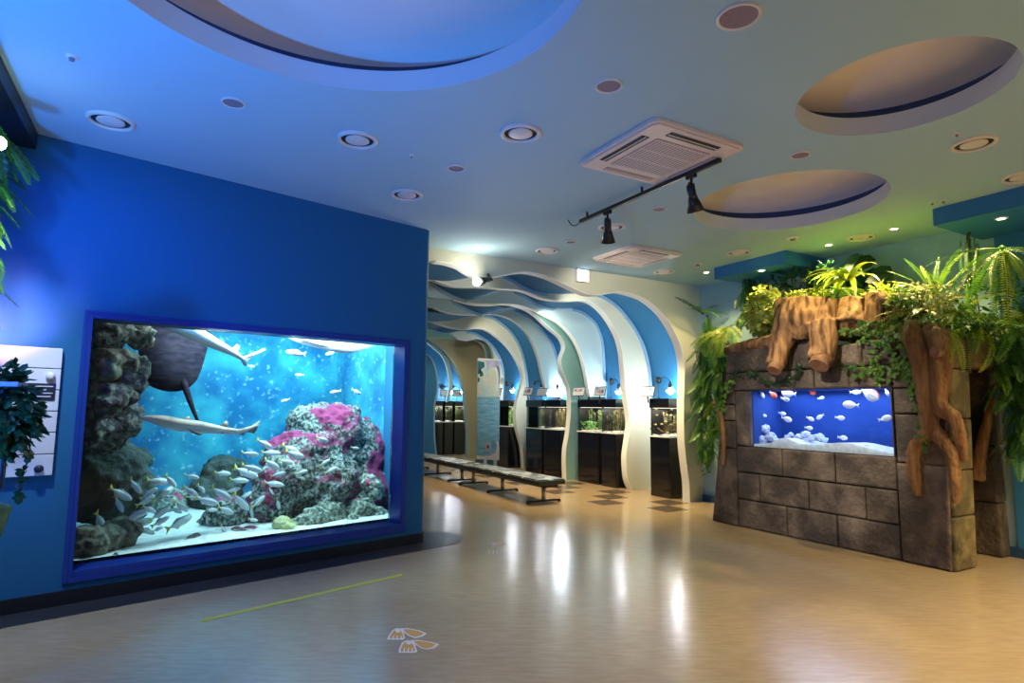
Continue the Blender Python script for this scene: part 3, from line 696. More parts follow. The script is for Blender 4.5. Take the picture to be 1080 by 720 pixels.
def diffuser(p, r, label):
    t = thing('air_diffuser', label, 'air vent', (p.x,p.y,H), 'round ceiling air vents')
    mb = MB(); mb.lathe([(r,0),(r,-.012),(r*.86,-.022),(r*.80,-.010),(r*.79,0)], (p.x,p.y,H), 36); obj('outer_ring', mb, 'white', t, smooth=True)
    mb = MB(); mb.disc((p.x,p.y,H-.003), r*.80); obj('dark_gap', mb, 'ac_dark', t)
    mb = MB(); mb.lathe([(r*.57,-.004),(r*.58,-.012),(r*.5,-.016),(.001,-.018)], (p.x,p.y,H), 32); obj('centre_plate', mb, 'white', t, smooth=True)
for px,py,lab in [(117,127,'round white air vent nearest the left corner of the ceiling'),(377,147,'round white air vent below the big round recess, above the blue wall'),(549,140,'large round white air vent left of the near air conditioner'),(429,205,'round air vent over the free end of the blue wall'),(577,264,'round air vent before the lit floodlight'),(645,239,'round air vent behind the lower spotlight of the rail'),(1027,151,'round air vent below the far right ceiling recess'),(700,286,'small-looking round air vent between portal and far air conditioner'),(779,266,'round air vent just before the blue soffit'),(908,250,'round air vent beside the lit downlight over the stone tank'),(1078,186,'round air vent cut by the right picture edge')]:
    diffuser(atz(px,py,H), .155, lab)
def speaker(p, r, label):
    t = thing('ceiling_speaker', label, 'speaker', (p.x,p.y,H), 'round mauve ceiling speakers')
    mb = MB(); mb.lathe([(r,0),(r,-.008),(r*.88,-.012),(r*.84,-.004)], (p.x,p.y,H), 32); obj('rim', mb, 'white', t, smooth=True)
    mb = MB(); mb.disc((p.x,p.y,H-.005), r*.86); obj('mesh', mb, 'mauve', t)
for px,py,r,lab in [(779,17,.115,'largest mauve ceiling speaker at the top edge of the picture'),(642,90,.088,'mauve ceiling speaker above the near air conditioner'),(246,108,.078,'mauve ceiling speaker on the blue-lit ceiling over the aquarium wall'),(481,177,.078,'mauve ceiling speaker between the wall end and the track rail'),(844,163,.078,'mauve ceiling speaker between the two right-hand recesses'),(695,220,.078,'mauve ceiling speaker right under the track rail middle'),(602,255,.07,'small mauve ceiling speaker beside the far end of the rail')]:
    speaker(atz(px,py,H), r, lab)
def small(px, py, r, zc, name, lab, cat, m='white'):
    p = atz(px,py,zc); t = thing(name, lab, cat, (p.x,p.y,zc))
    mb = MB(); mb.lathe([(r,0),(r*.95,-.010),(r*.6,-.014)], (p.x,p.y,zc), 20, cap1=True); obj('plate', mb, m, t, smooth=True)
    mb = MB(); mb.lathe([(r*.45,-.012),(r*.4,-.03),(.002,-.034)], (p.x,p.y,zc), 16); obj('sensor', mb, 'mauve' if m == 'white' else 'white', t, smooth=True)
small(76,59,.035,H,'sprinkler','tiny sprinkler head in the deep blue ceiling at upper left','sprinkler')
small(434,163,.016,H,'sprinkler','speck-sized sprinkler beside the vent over the wall end','sprinkler')
small(983,213,.03,H,'sprinkler','sprinkler just before the right-hand blue soffit','sprinkler')
small(995,211,.03,H,'sprinkler','sprinkler closer to the soffit corner, twin of its neighbour','sprinkler')
small(1009,140,.022,H,'sprinkler','tiny sprinkler beside the vent under the far right recess','sprinkler')
small(736,278,.07,H,'smoke_detector','flat white smoke detector near the blue soffit','smoke detector')
small(836,251,.07,H,'smoke_detector','flat white smoke detector between two vents over the stump','smoke detector')
small(841,187,.06,H+.53,'smoke_detector','smoke detector inside the middle right ceiling recess','smoke detector')
# access hatch in the big recess
p = atz(338,0,H+.52); hs = thing('access_hatch', 'faint square hatch in the big round recess at the top edge', 'hatch', (p.x,p.y,H+.52))
mb = MB(); mb.box(p.x-.16,p.x+.16,p.y-.12,p.y+.12,H+.525,H+.54); obj('frame', mb, 'white', hs)
mb = MB(); mb.box(p.x-.13,p.x+.13,p.y-.09,p.y+.09,H+.52,H+.526); obj('lid', mb, 'dome', hs)
# track rail with two spotlights
ZR = H-.05; RX = 3.735
tr = thing('track_rail', 'black track light rail on the ceiling beside the air conditioner', 'track rail', (RX,4.18,H))
mb = MB(); mb.box(RX-.02,RX+.02,3.23,5.12,ZR-.035,ZR); obj('rail', mb, 'black', tr, bevel=.004)
mb = MB(); mb.tube(spline([(RX,5.12,ZR-.02),(RX,5.20,ZR-.04),(RX-.01,5.27,ZR-.02),(RX-.02,5.32,H-.002)],5), .006, 6); obj('feed_cable', mb, 'black', tr, smooth=True)
for y in (4.15,5.0): mb = MB(); mb.tube([(RX,y,ZR-.005),(RX,y,H)], .012, 8); obj('mount', mb, 'black', tr)
def spot(y, tgt, label, lit, power):
    x = RX; t = thing('spotlight', label, 'spotlight', (x,y,ZR-.035), 'spotlights on the track rail')
    mb = MB(); mb.box(x-.018,x+.018,y-.05,y+.05,ZR-.07,ZR-.036); obj('adapter', mb, 'black', t, bevel=.004)
    mb = MB(); mb.tube([(x,y,ZR-.066),(x,y,ZR-.115)], .012, 8); mb.tube([(x-.03,y,ZR-.115),(x+.03,y,ZR-.115)], .01, 8); mb.tube(spline([(x-.03,y,ZR-.115),(x-.035,y,ZR-.15),(x-.03,y,ZR-.185)],3), .007, 6); mb.tube(spline([(x+.03,y,ZR-.115),(x+.035,y,ZR-.15),(x+.03,y,ZR-.185)],3), .007, 6)
    obj('yoke', mb, 'black', t, smooth=True)
    piv = Vector((x,y,ZR-.185)); d = (Vector(tgt)-piv).normalized(); dd = (d*.55+Vector((0,0,-.83))).normalized()
    def ax(l): return piv + dd*l
    mb = MB(); mb.tube([ax(-.06),ax(-.05),ax(0),ax(.02),ax(.06)], [.028,.034,.036,.034,.042], 20)
    mb.tube([ax(.06),ax(.17),ax(.172),ax(.075)], [.042,.075,.070,.040], 20, False); obj('lamp_head', mb, 'black', t, smooth=True)
    mb = MB(); mb.tube([ax(.10),ax(.102)], .045, 20); obj('lens', mb, 'bulb_white', t)
    lamp('SPOT','track_spot', ax(.20), power, (1,.88,.70), tgt, .06, .8, .6)
spot(4.66, (7.2,8.9,2.5), 'black spotlight nearer the far end of the track rail, white lens edge showing', True, 300)
spot(3.54, (6.4,4.3,1.5), 'black spotlight on the rail at the corner of the air conditioner', True, 300)
# downlights
def downlight(px, py, zc, label, power, col, tgt, spot_=1.9):
    p = atz(px,py,zc); t = thing('downlight', label, 'downlight', (p.x,p.y,zc), 'small lit downlights')
    mb = MB(); mb.lathe([(.055,0),(.053,-.008),(.040,-.01),(.036,-.002)], (p.x,p.y,zc), 20); obj('trim_ring', mb, 'white', t, smooth=True)
    mb = MB(); mb.disc((p.x,p.y,zc-.004), .036); obj('bulb', mb, 'bulb_warm', t)
    lamp('SPOT','downlight_beam', (p.x,p.y,zc-.03), power, col, tgt, .03, spot_, .7)
WARM = (1,.76,.32)
downlight(745,287,H,'lit downlight nearest the corner of portal and blue wall',90,WARM,(7.2,6.6,1.5))
downlight(803,285,3.379,'lit downlight under the smaller blue soffit',110,WARM,(6.6,5.4,2.0))
downlight(874,258,H,'lit downlight in the ceiling just left of the two over the stump',190,WARM,(6.8,4.5,2.2))
downlight(943,241,H,'lit downlight over the middle of the stone tank',300,WARM,(6.75,3.2,2.2))
downlight(1056,230,3.369,'lit downlight under the right-hand blue soffit',26,WARM,(7.0,2.6,1.6))
mb = MB()
# ------------------------------------------------------------------ exit sign and floodlight
ex = thing('exit_sign', 'glowing white sign box high on the portal wall', 'sign', (5.245,7.17,3.44))
mb = MB(); mb.box(5.135,5.355,7.13,7.2,3.345,3.535); obj('housing', mb, 'white', ex, bevel=.005)
mb = MB(); mb.box(5.145,5.345,7.125,7.131,3.355,3.525); obj('lit_face', mb, 'exit_face', ex)
fp = aty(503,297,6.95); fq = aty(517,295,7.10)
fl = thing('floodlight', 'dazzling floodlight with a dark body on the portal edge', 'floodlight', fq)
mb = MB(); mb.tube([fq+Vector((.03,.03,0)),fq,fp+(fq-fp)*.55,fp+(fq-fp)*.22], [.03,.04,.045,.06], 14); obj('lamp_body', mb, 'black', fl, smooth=True)
mb = MB(); mb.ico(fp, .055, 2); obj('bulb', mb, 'bulb_flood', fl, smooth=True)
mb = MB(); mb.tube([fq+Vector((.02,0,0)), (fq.x+.02,7.2,3.30)], .012, 8); obj('bracket', mb, 'black', fl)
lamp('SPOT','floodlight_glow', fp+Vector((-.05,-.10,-.02)), 90, (1,.90,.74), (2.2,2.0,.4), .06, 1.7, .8)
# ------------------------------------------------------------------ display tanks
def display_tank(fn, w, dep, label, weed, base, side=None, fish=0, seed=0, group='display tanks along the corridor'):
    """fn(a,b,z): a along the front 0..w, b depth 0..dep"""
    r = random.Random(seed); t = thing('display_tank', label, 'aquarium', fn(w/2,dep/2,0), group)
    mb = MB(); mb.boxf(fn, 0,w, 0,dep, 0,1.0); cb = obj('cabinet', mb, 'cabinet', t, bevel=.006)
    mb = MB(); mb.boxf(fn, .03,w-.03, -.006,0, .08,.96); dr = obj('door', mb, 'cabinet', cb, bevel=.003)
    mb = MB(); mb.boxf(fn, -.004,w+.004, -.03,dep, 1.0,1.022); obj('white_rim', mb, 'edge', t, bevel=.006)
    mb = MB(); mb.boxf(fn, .006,w-.006, 0,.012, 1.022,1.50); mb.boxf(fn, .006,.018, .012,dep-.02, 1.022,1.50); mb.boxf(fn, w-.018,w-.006, .012,dep-.02, 1.022,1.50); obj('glass_tank', mb, 'glass_small', t)
    mb = MB(); mb.boxf(fn, .006,w-.006, dep-.03,dep-.01, 1.022,1.50); mb.boxf(fn, w-.03,w-.02, .012,dep-.03, 1.022,1.50); obj('back_wall', mb, 'black', t)
    mb = MB(); mb.boxf(fn, 0,w, -.004,dep, 1.50,1.66); hd = obj('hood', mb, 'cabinet', t, bevel=.006)
    mb = MB(); mb.boxf(fn, .04,w-.04, .04,dep-.06, 1.492,1.499); obj('hood_lamp', mb, emit('tank_lamp',(1,.93,.75),2.2), hd)
    c = fn(w/2,dep*.45,1.47); lamp('AREA','hood_light', c, 5, (1,.94,.78), fn(w/2,dep*.45,1.0), min(w,dep)*.7)
    # gravel
    mb = MB(); n = 12
    vs = [fn(.02+(w-.04)*i/n, .015+(dep-.06)*j/n, 1.03+.025*noise.noise(Vector((i*.4+seed,j*.4,0)))+.02*(j/n)) for j in range(n+1) for i in range(n+1)]
    mb.add(vs, [(j*(n+1)+i,j*(n+1)+i+1,(j+1)*(n+1)+i+1,(j+1)*(n+1)+i) for j in range(n) for i in range(n)])
    obj('gravel', mb, base, t, smooth=True)
    # tall water plants, each its own
    for k in range(int(w*34)):
        a = r.uniform(.04,w-.04); b = r.uniform(.10,dep-.06); z = 1.05; mb = MB(); top = r.uniform(.30,.43); nl = 15
        sx = r.uniform(-.03,.03)
        stem = [Vector(fn(a+sx*q/5, b, z+top*q/5)) for q in range(6)]
        mb.tube(stem, .003, 4, False)
        for i in range(nl):
            q = (i+.5)/nl; zz = z+top*q; L = r.uniform(.018,.04)
            for sg in (-1,1):
                an = r.uniform(0,PI); da, db = math.cos(an)*L*sg, math.sin(an)*L*sg; pp = a+sx*q
                pt = lambda u,v_,h: fn(pp+u, b+v_, zz+h)
                mb.add([pt(0,0,0),pt(da*.5-db*.25,db*.5+da*.25,.012),pt(da,db,.02),pt(da*.5+db*.25,db*.5-da*.25,-.006)],[(0,1,2,3)])
        o = obj('water_plant', mb, weed[k % len(weed)], t)
    return t
fX = lambda x,y0: (lambda a,b,z: Vector((x+b, y0+a, z)))
display_tank(fX(7.34,7.58), .47, .5, 'single display tank with yellow fish, nearest, just inside the portal', ['weed','weed_gold'], 'sand', seed=1)
display_tank(fX(7.38,9.02), .45, .46, 'display tank of dark weed right behind the nearest cream rib', ['weed','weed_gold'], 'sand', seed=2)
display_tank(fX(7.38,9.56), .68, .46, 'display tank with bright green plants before the teal-green rib', ['weed','weed_bright','weed_gold'], 'sand', seed=3)
display_tank(fX(7.38,10.88), .66, .46, 'display tank of amber weed just beyond the teal-green rib', ['weed_gold','weed_gold','weed'], 'sand', seed=4)
display_tank(fX(7.38,11.62), .70, .46, 'display tank of dark green weed before the S-curved cream rib', ['weed','weed'], 'sand', seed=5)
display_tank(fX(7.38,13.16), .70, .46, 'display tank with a bright green floor of plants beside the banner', ['weed','weed_bright'], 'sand', seed=6)
# planted green foreground in that tank and the second pair
def bush_in(fn, w, zc, label, n=90, seed=0, hgt=.12, b0=.03, b1=.3):
    r = random.Random(seed); mb = MB()
    for k in range(n):
        a, b = r.uniform(.02,w-.02), r.uniform(b0,b1); z = 1.04 + r.uniform(0,hgt); L = r.uniform(.03,.055); an = r.uniform(0,2*PI)
        u, v_ = math.cos(an)*L, math.sin(an)*L
        mb.add([fn(a,b,z),fn(a+u*.5-v_*.3,b+v_*.5+u*.3,z+.02),fn(a+u,b+v_,z+.03),fn(a+u*.5+v_*.3,b+v_*.5-u*.3,z+.015)],[(0,1,2,3)])
    o = obj('plant_tuft', mb, 'weed_bright'); tag(o, label, 'water plant')
bush_in(fX(7.38,13.16), .70, 1, 'bright green carpet plant in the tank beside the banner', 160, 3)
bush_in(fX(7.38,9.85), .36, 1, 'bright green bushy plant in the second pair of tanks', 150, 4, .16)
bush_in(fX(7.38,12.0), .30, 1, 'small bright plant at the foot of the dark weed tank', 40, 5, .05)
# yellow fish in the nearest tank
yf = None
for k,(px,py) in enumerate([(712-4,432),(714-22,431.5),(687.5,435),(692.5,437.5),(703.5,437.5),(708,438),(687,442.5),(702,444.5),(687,446.5),(691,447.5),(698,447),(708,447.5),(688,451.5),(704,456)]):
    p = atx(px,py,7.40+.03*(k%3))
    if yf is None:
        yf = obj('yellow_fish', fish_mesh(.16,.36), [mat('fish_gold',(.80,.52,.08),.45), M['fish_white'], M['fish_tail']], smooth=True); o = yf
    else: o = yf.copy(); COL.objects.link(o)
    place(o, p, 180 if k%3 else 0, .075, 0, Vector((0,-1,0)), Vector((1,0,0)))
    tag(o, 'small yellow fish in the display tank nearest the portal', 'fish', 'yellow fish in the nearest display tank')
mb = MB(); mb.tube(spline([atx(686,452,7.5),atx(693,451,7.5),atx(700,455,7.48),(7.5,7.66,1.2),(7.5,7.62,1.16)],5), [.012]*21, 7)
for a,b in (((7.5,7.8,1.16),(7.48,7.72,1.24)),((7.5,7.75,1.15),(7.52,7.8,1.06))): mb.tube([a,((a[0]+b[0])/2,(a[1]+b[1])/2-.01,(a[2]+b[2])/2),b],[.009,.008,.004],6)
o = obj('driftwood', mb, 'bark', smooth=True); tag(o, 'thin branching driftwood in the display tank nearest the portal', 'driftwood')
# far tanks facing us, inside the end opening
YF = 17.5
for k,(xa,xb,lab) in enumerate(((458.5,467.5,'leftmost display tank behind the end wall opening'),(469,478,'middle display tank behind the end wall opening'),(479.5,491,'right display tank behind the end wall opening, edge in the arch'))):
    pa, pb = aty(xa,440,YF), aty(xb,440,YF); w = pb.x-pa.x
    display_tank((lambda x0: (lambda a,b,z: Vector((x0+a, YF+b, z))))(pa.x), w, .45, lab, ['weed'], 'sand', seed=10+k, group='display tanks behind the end opening')
lamp('POINT','far_niche_light', (6.5,17.3,2.1), 40, (.55,.85,1.0), None, .1)
# gooseneck wall lamps over the tanks
def gooseneck(kp, sp, label, power):
    t = thing('gooseneck_lamp', label, 'lamp', kp, 'gooseneck lamps over the display tanks')
    mb = MB(); mb.tube([kp+Vector((.0,0,0)),kp+Vector((-.03,0,0)),kp+Vector((-.05,0,0))],[.065,.065,.035],16); obj('wall_plate', mb, 'black', t, smooth=True)
    top = sp+Vector((0,0,.12)); mid = (kp+top)/2+Vector((0,0,.08))
    mb = MB(); mb.tube(spline([kp+Vector((-.05,0,0)),mid,top+Vector((0,0,.03)),top],5), .009, 7); obj('arm', mb, 'black', t, smooth=True)
    mb = MB(); mb.lathe([(.02,.13),(.032,.10),(.034,.04),(.03,.03)], sp, 14, cap0=True); obj('socket', mb, 'black', t, smooth=True)
    mb = MB(); mb.lathe([(.03,.05),(.055,.02),(.085,-.02)], sp, 18); obj('shade', mb, 'lamp_shade', t, smooth=True)
    mb = MB(); mb.ico(sp+Vector((0,0,-.025)), .052, 2); obj('bulb', mb, 'bulb_white', t, smooth=True)
    mb = MB(); mb.tube(spline([kp+Vector((-.03,0,-.05)),kp+Vector((-.04,-.02,-.2)),kp+Vector((-.06,-.05,-.34))],4), .005, 5); cd = obj('cord', mb, 'black', t)
    mb = MB(); e = kp+Vector((-.06,-.05,-.36)); mb.box(e.x-.012,e.x+.012,e.y-.012,e.y+.012,e.z-.03,e.z+.04); obj('switch', mb, 'black', cd, bevel=.003)
    lamp('POINT','gooseneck_glow', sp+Vector((.12,-.02,.0)), power*2.6, (.86,.95,1.0), None, .05)
NW = {1:VX[0],2:VX[1]}
for (kx,ky),(sx,sy),X,lab,pw in (((695,401),(707,411),VX[0]-.01,'gooseneck lamp over the single tank nearest the portal',16),((645,402),(652.5,412),VX[1]-.01,'gooseneck lamp partly behind the nearest cream rib',14),((622,402),(629,410.5),VX[1]-.01,'gooseneck lamp left of it, half behind a white card',10),((582,403.5),(588,411),7.93,'gooseneck lamp just left of the teal-green rib',12),((565,403.5),(571,410.5),7.86,'gooseneck lamp on the blue strip beside the S-curved rib',10),((535,404.5),(540.5,411),7.90,'gooseneck lamp over the tank beside the banner',12)):
    kp_ = atx(kx,ky,X); sp_ = atx(sx,sy,7.72); gooseneck(kp_, sp_, lab, pw)
for px,lab in ((467,'left gooseneck lamp in the far niche'),(477,'middle gooseneck lamp in the far niche'),(488,'right gooseneck lamp in the far niche at the arch edge')):
    kp_ = aty(px,408,18.28); t = thing('gooseneck_lamp', lab, 'lamp', kp_, 'gooseneck lamps in the far niche')
    mb = MB(); mb.tube([kp_, kp_+Vector((0,-.05,0))], [.08,.06], 14); obj('wall_plate', mb, 'black', t)
    mb = MB(); mb.tube(spline([kp_+Vector((0,-.05,0)),kp_+Vector((.1,-.2,.02)),kp_+Vector((.15,-.3,-.12))],4), .012, 6); obj('arm', mb, 'black', t, smooth=True)
    mb = MB(); mb.ico(kp_+Vector((.15,-.3,-.18)), .06, 2); obj('bulb', mb, 'bulb_white', t, smooth=True)
# white name cards on stalks
def card(c, w, h, label, along, back, marks):
    t = thing('name_card', label, 'sign', c, 'white name cards over the display tanks')
    tl = .28
    def fr(a,d,z): return c + along*a + back*(d + z*tl) + Vector((0,0,z))
    mb = MB(); mb.boxf(fr, -w/2,w/2, 0,.012, -h/2,h/2); cf = obj('face', mb, 'card', t)
    mb = MB(); mb.boxf(fr, -w/2-.012,w/2+.012, .012,.024, -h/2-.015,h/2+.015); obj('holder', mb, 'plate', t)
    mb = MB(); mb.tube([fr(0,.03,-h/2), fr(0,.08,-h/2-.12)], .012, 6); obj('stalk', mb, 'black', t)
    for k,(a0,a1,z0,z1,m) in enumerate(marks):
        mb = MB(); mb.boxf(fr, a0*w,a1*w, -.003,0, z0*h,z1*h); obj('print', mb, m, cf)
along = Vector((0,-1,0)); bk = Vector((1,0,0))
mk1 = [(.15,.30,.15,.38,'ink'),(-.30,.10,.26,.34,'card'),(.10,.22,-.02,.05,'ink_grey')]
mk2 = [(-.36,-.22,.05,.30,'ink_grey'),(-.2,.2,.02,.10,'ink_red'),(.15,.32,.05,.22,'ink_grey'),(-.1,.3,.2,.28,'ink_red')]
mk3 = [(-.35,-.12,.22,.32,'ink_grey'),(-.2,-.02,-.12,-.02,'ink_grey'),(.02,.12,-.12,.1,'ink_grey'),(.22,.40,-.25,.12,'ink'),(.0,.2,-.3,-.2,'ink_red')]
mk4 = [(-.35,-.2,-.1,.2,'ink_grey'),(-.1,.3,-.2,.3,'ink'),(-.02,.2,-.1,.15,'card')]
for px,py,w,lab,mk in ((682.5,412.7,.31,'white card with a purple mark, overlapping the nearest cream rib',mk1),(632,412.3,.33,'white card with small pictures above the second pair of tanks',mk3),(610,412.7,.36,'white card with a pink line, overlapping the teal-green rib',mk2),(571,413.5,.36,'blank-looking white card beside the teal rib, over the amber tank',[]),(556.5,412.6,.36,'white card with a purple picture on the S-curved cream rib',mk4),(523.5,413,.42,'white card overlapping the banner edge',[(-.2,.2,.0,.1,'ink_grey')])):
    card(atx(px,py,7.28), w, .155, lab, along, bk, mk)
for px,lab,mk in ((457,'left white card before the far niche',[]),(469.5,'middle white card before the far niche',[]),(482,'white card with grey and purple pictures before the far niche',mk3)):
    card(aty(px,414.5,17.35), .30, .18, lab, Vector((1,0,0)), Vector((0,1,0)), mk)
# ------------------------------------------------------------------ benches
def bench(y0, y1, legs, label):
    x0, x1, zt = 4.99, 5.50, .385; t = thing('bench', label, 'bench', ((x0+x1)/2,(y0+y1)/2,0), 'waiting benches in the corridor'); n = 6
    for k in range(n):
        a, b = y0+(y1-y0)*k/n, y0+(y1-y0)*(k+1)/n
        mb = MB(); mb.box(x0,x1,a+.003,b-.003,zt-.085,zt-.012); cu = obj('seat_cushion', mb, 'bench_dark', t, bevel=.02)
        mb = MB(); mb.box(x0+.02,x1-.02,a+.015,b-.015,zt-.013,zt); obj('printed_top', mb, 'bench_top', cu, bevel=.005)
        if k: mb = MB(); mb.box(x0-.004,x1+.004,a-.006,a+.006,zt-.02,zt-.006); obj('piping', mb, 'bench_edge', t, bevel=.003)
    mb = MB(); mb.box(x0+.12,x1-.12,y0+.05,y1-.05,zt-.125,zt-.085); obj('beam', mb, 'black', t)
    xc = (x0+x1)/2
    for y in legs:
        mb = MB(); mb.tube([(xc,y,.04),(xc,y,zt-.12)], .034, 14); lg = obj('leg', mb, 'steel', t, smooth=True)
        mb = MB(); mb.lathe([(.05,zt-.15),(.07,zt-.10)], (xc,y,0), 14); obj('collar', mb, 'black', lg)
        mb = MB(); mb.box(xc-.30,xc+.30,y-.03,y+.03,.02,.05); mb.box(xc-.31,xc-.27,y-.03,y+.03,0,.03); mb.box(xc+.27,xc+.31,y-.03,y+.03,0,.03); obj('foot', mb, 'black', t, bevel=.008)
bench(7.95,10.98,(8.2,9.55,10.72),'near bench with newspaper-like printed dark seats and steel legs')
bench(11.02,14.1,(11.25,12.5,13.8),'farther dark bench continuing the row toward the end wall')
# ------------------------------------------------------------------ banner
YB = 13.0
q0, q1 = aty(504,378.5,YB), aty(527.5,379.5,YB); b1 = aty(527,487,YB); b0 = aty(503.5,480,YB)
xl, xr = q0.x, q1.x; zt = q1.z; zb = (b0.z+b1.z)/2
bn = thing('banner_stand', 'tall roll-up banner with a sea picture standing beside the tanks', 'banner', ((xl+xr)/2,YB,0))
w = xr-xl; hgt = zt-zb; zmid = zb+hgt*.62
mb = MB(); mb.box(xl,xr,YB,YB+.02,zmid,zt); up = obj('upper_print', mb, 'banner_sky', bn)
mb = MB(); mb.box(xl,xr,YB,YB+.02,zb,zmid); lo = obj('sea_print', mb, 'banner_sea', bn)
bf = lambda a,d,b: (xl+a*w, YB-d, zb+b*hgt)
def bl(name, polys, m, par):
    mb = MB()
    for p in polys: mb.prism(p, bf, .001, .005)
    obj(name, mb, m, par)
bl('leaf_print', [[(.0,.98),(.28,.97),(.30,.92),(.16,.90),(.12,.86),(.0,.84)],[(.0,.82),(.1,.80),(.08,.77),(.0,.76)],[(.05,.90),(.22,.87),(.25,.83),(.1,.82)]], 'banner_dark', up)
bl('cloud_print', [[(.35,.99),(1,.995),(1,.78),(.92,.72),(.95,.85),(.85,.93),(.6,.92),(.42,.88)]], 'banner_violet', up)
bl('swirl_print', [[(.72,.93),(.90,.94),(.98,.86),(.95,.74),(.88,.66),(.80,.72),(.86,.80),(.82,.88),(.74,.89)]], 'banner_white', up)
bl('logo_box', [[(.36,.07),(.62,.08),(.62,.17),(.36,.16)]], 'banner_violet', lo)
bl('logo_mark', [[(.44,.11),(.54,.11),(.54,.13),(.44,.13)],[(.47,.095),(.51,.095),(.51,.145),(.47,.145)]], 'ink_grey', lo)
bl('wave_print', [[(0,.0),(1,-.02),(1,.10),(.93,.17),(.84,.18),(.90,.12),(.82,.06),(.6,.03),(.3,.025),(0,.04)]], 'banner_white', lo)
mb = MB(); mb.box(xl-.01,xr+.01,YB-.02,YB+.03,zt-.02,zt+.015); obj('top_rail', mb, 'white', bn, bevel=.004)
mb = MB(); mb.box(xl+.02,xr-.02,YB+.06,YB+.10,.02,zb); obj('stand_panel', mb, 'banner_blue', bn)
for x in (xl+.24,xr-.1): mb = MB(); mb.box(x-.035,x+.035,YB,YB+.04,0,zb+.02); obj('leg', mb, 'banner_white', bn)
# ------------------------------------------------------------------ floor markings
def floor_poly(pts): return [tuple(atz(x,y,0).xy) for x,y in pts]
mb = MB(); mb.prism(floor_poly([(213.5,656),(213.5,653),(424,605),(424,607.2)]), lambda a,d,b:(a,b,d), .0005,.002); o = obj('floor_tape', mb, 'tape'); tag(o, 'thin yellow tape line on the floor before the aquarium', 'tape')
def sticker(fan, leaf, label):
    c = atz(sum(p[0] for p in fan)/len(fan), sum(p[1] for p in fan)/len(fan), 0)
    t = thing('floor_sticker', label, 'sticker', (c.x,c.y,0), 'flipper-print floor stickers')
    def shr(pp,k): cx = sum(p[0] for p in pp)/len(pp); cy = sum(p[1] for p in pp)/len(pp); return [(cx+(p[0]-cx)*k, cy+(p[1]-cy)*k) for p in pp]
    for nm,poly in (('fan_print',fan),('leaf_print',leaf)):
        mb = MB(); P_ = floor_poly(poly); mb.prism(P_, lambda a,d,b:(a,b,d), .0005,.002); b_ = obj(nm, mb, 'sticker_white', t)
        mb = MB(); mb.prism(floor_poly(shr(poly,.78)), lambda a,d,b:(a,b,d), .002,.0027); obj('orange_fill', mb, 'sticker_orange', b_)
        cx = sum(p[0] for p in poly)/len(poly); yt = min(p[1] for p in poly)+2.2
        if nm == 'fan_print':
            mb = MB()
            for k in (-.5,0,.5):
                mb.prism(floor_poly([(cx+k*8-.5,yt+6),(cx+k*8+.5,yt+6),(cx+k*9+.7,yt+10.5),(cx+k*9-.7,yt+10.5)]), lambda a,d,b:(a,b,d), .0027,.0032)
            ex_ = cx+(.6); mb.prism(floor_poly([(ex_+2.6*math.cos(2*PI*j/12), yt+.9+1.6*math.sin(2*PI*j/12)) for j in range(12)]), lambda a,d,b:(a,b,d), .0027,.0032)
            obj('white_lines', mb, 'sticker_white', b_)
sticker([(408,674.5),(410,670),(414,664.5),(418,662.5),(423,663),(426,668),(427,672.5),(425.5,674.5)],[(422,662.7),(430,662.6),(443,665),(450,668),(446,671),(438,673),(432,671),(426,667)],'orange flipper-print floor sticker, the upper of the two in front')
sticker([(420,688.5),(421,684),(424,677.5),(429,675.2),(434,676),(438,680.5),(440,687),(438,688.5)],[(433,675.2),(442,675),(455,677),(463,679.5),(458,683.5),(450,685),(444,683.5),(437,679)],'orange flipper-print floor sticker, the lower of the two in front')
sticker([(515,574.2),(517,572),(521,571.3),(524,572),(524.5,574.3)],[(522,571.6),(529,571.4),(534,573),(530,574.6),(525,574.2)],'small far orange floor sticker before the bench')
# ------------------------------------------------------------------ stone aquarium
XF = 6.45
def yl(z): return 5.885 - .145*z          # slanting left edge
YR0 = 3.035
def yr(z): return YR0 - .035*z
WY0,WY1,WZ0,WZ1 = 3.497,5.262,1.02,1.73
st = thing('stone_aquarium', 'big sculpted stone-block housing with a blue aquarium window and a doorway', 'aquarium', (6.9,4.45,0))
rb_ = random.Random(11)
def block(mb, poly, x0, x1, bev=.018):
    """one rounded stone: front face inset behind a bevel, poly is (y,z)"""
    n = len(poly); cy = sum(p[0] for p in poly)/n; cz = sum(p[1] for p in poly)/n
    def ins(k): return [(p[0]+(-k if p[0] > cy else k), p[1]+(-k if p[1] > cz else k)) for p in poly]
    jit = rb_.uniform(-.012,.006)
    L = [(poly,x1),(poly,x0+bev+jit),(ins(bev*.4),x0+bev*.3+jit),(ins(bev*1.1),x0+jit)]
    vs = [(x,y,z) for pp,x in L for y,z in pp]; fs = []
    for r in range(3):
        for i in range(n): fs.append((r*n+i, r*n+(i+1)%n, (r+1)*n+(i+1)%n, (r+1)*n+i))
    fs.append(tuple(3*n+i for i in range(n))); mb.add(vs, fs)
g = .006
def rect(y0,y1,z0,z1,left=False,right=False):
    a0,a1 = (yl(z0),yl(z1)) if left else (y1-g,y1-g)
    b0,b1 = (yr(z0),yr(z1)) if right else (y0+g,y0+g)
    return [(b0,z0+g),(a0,z0+g),(a1,z1-g),(b1,z1-g)]
def yat(px,z):      # block joint read at the given height on the front face
    lo, hi = 2.5, 6.5
    for _ in range(40):
        m = (lo+hi)/2; v = RC @ (Vector((XF,m,z))-CAM); x = 540+F*v.x/v.z
        if x > px: lo = m
        else: hi = m
    return lo
LC, RCOL = 5.46, 3.475
mb = MB()
rows = [(0,.35,[829.7,882.6]),(.35,.69,[800.8,852.4,913]),(.69,1.02,[824.4,880])]
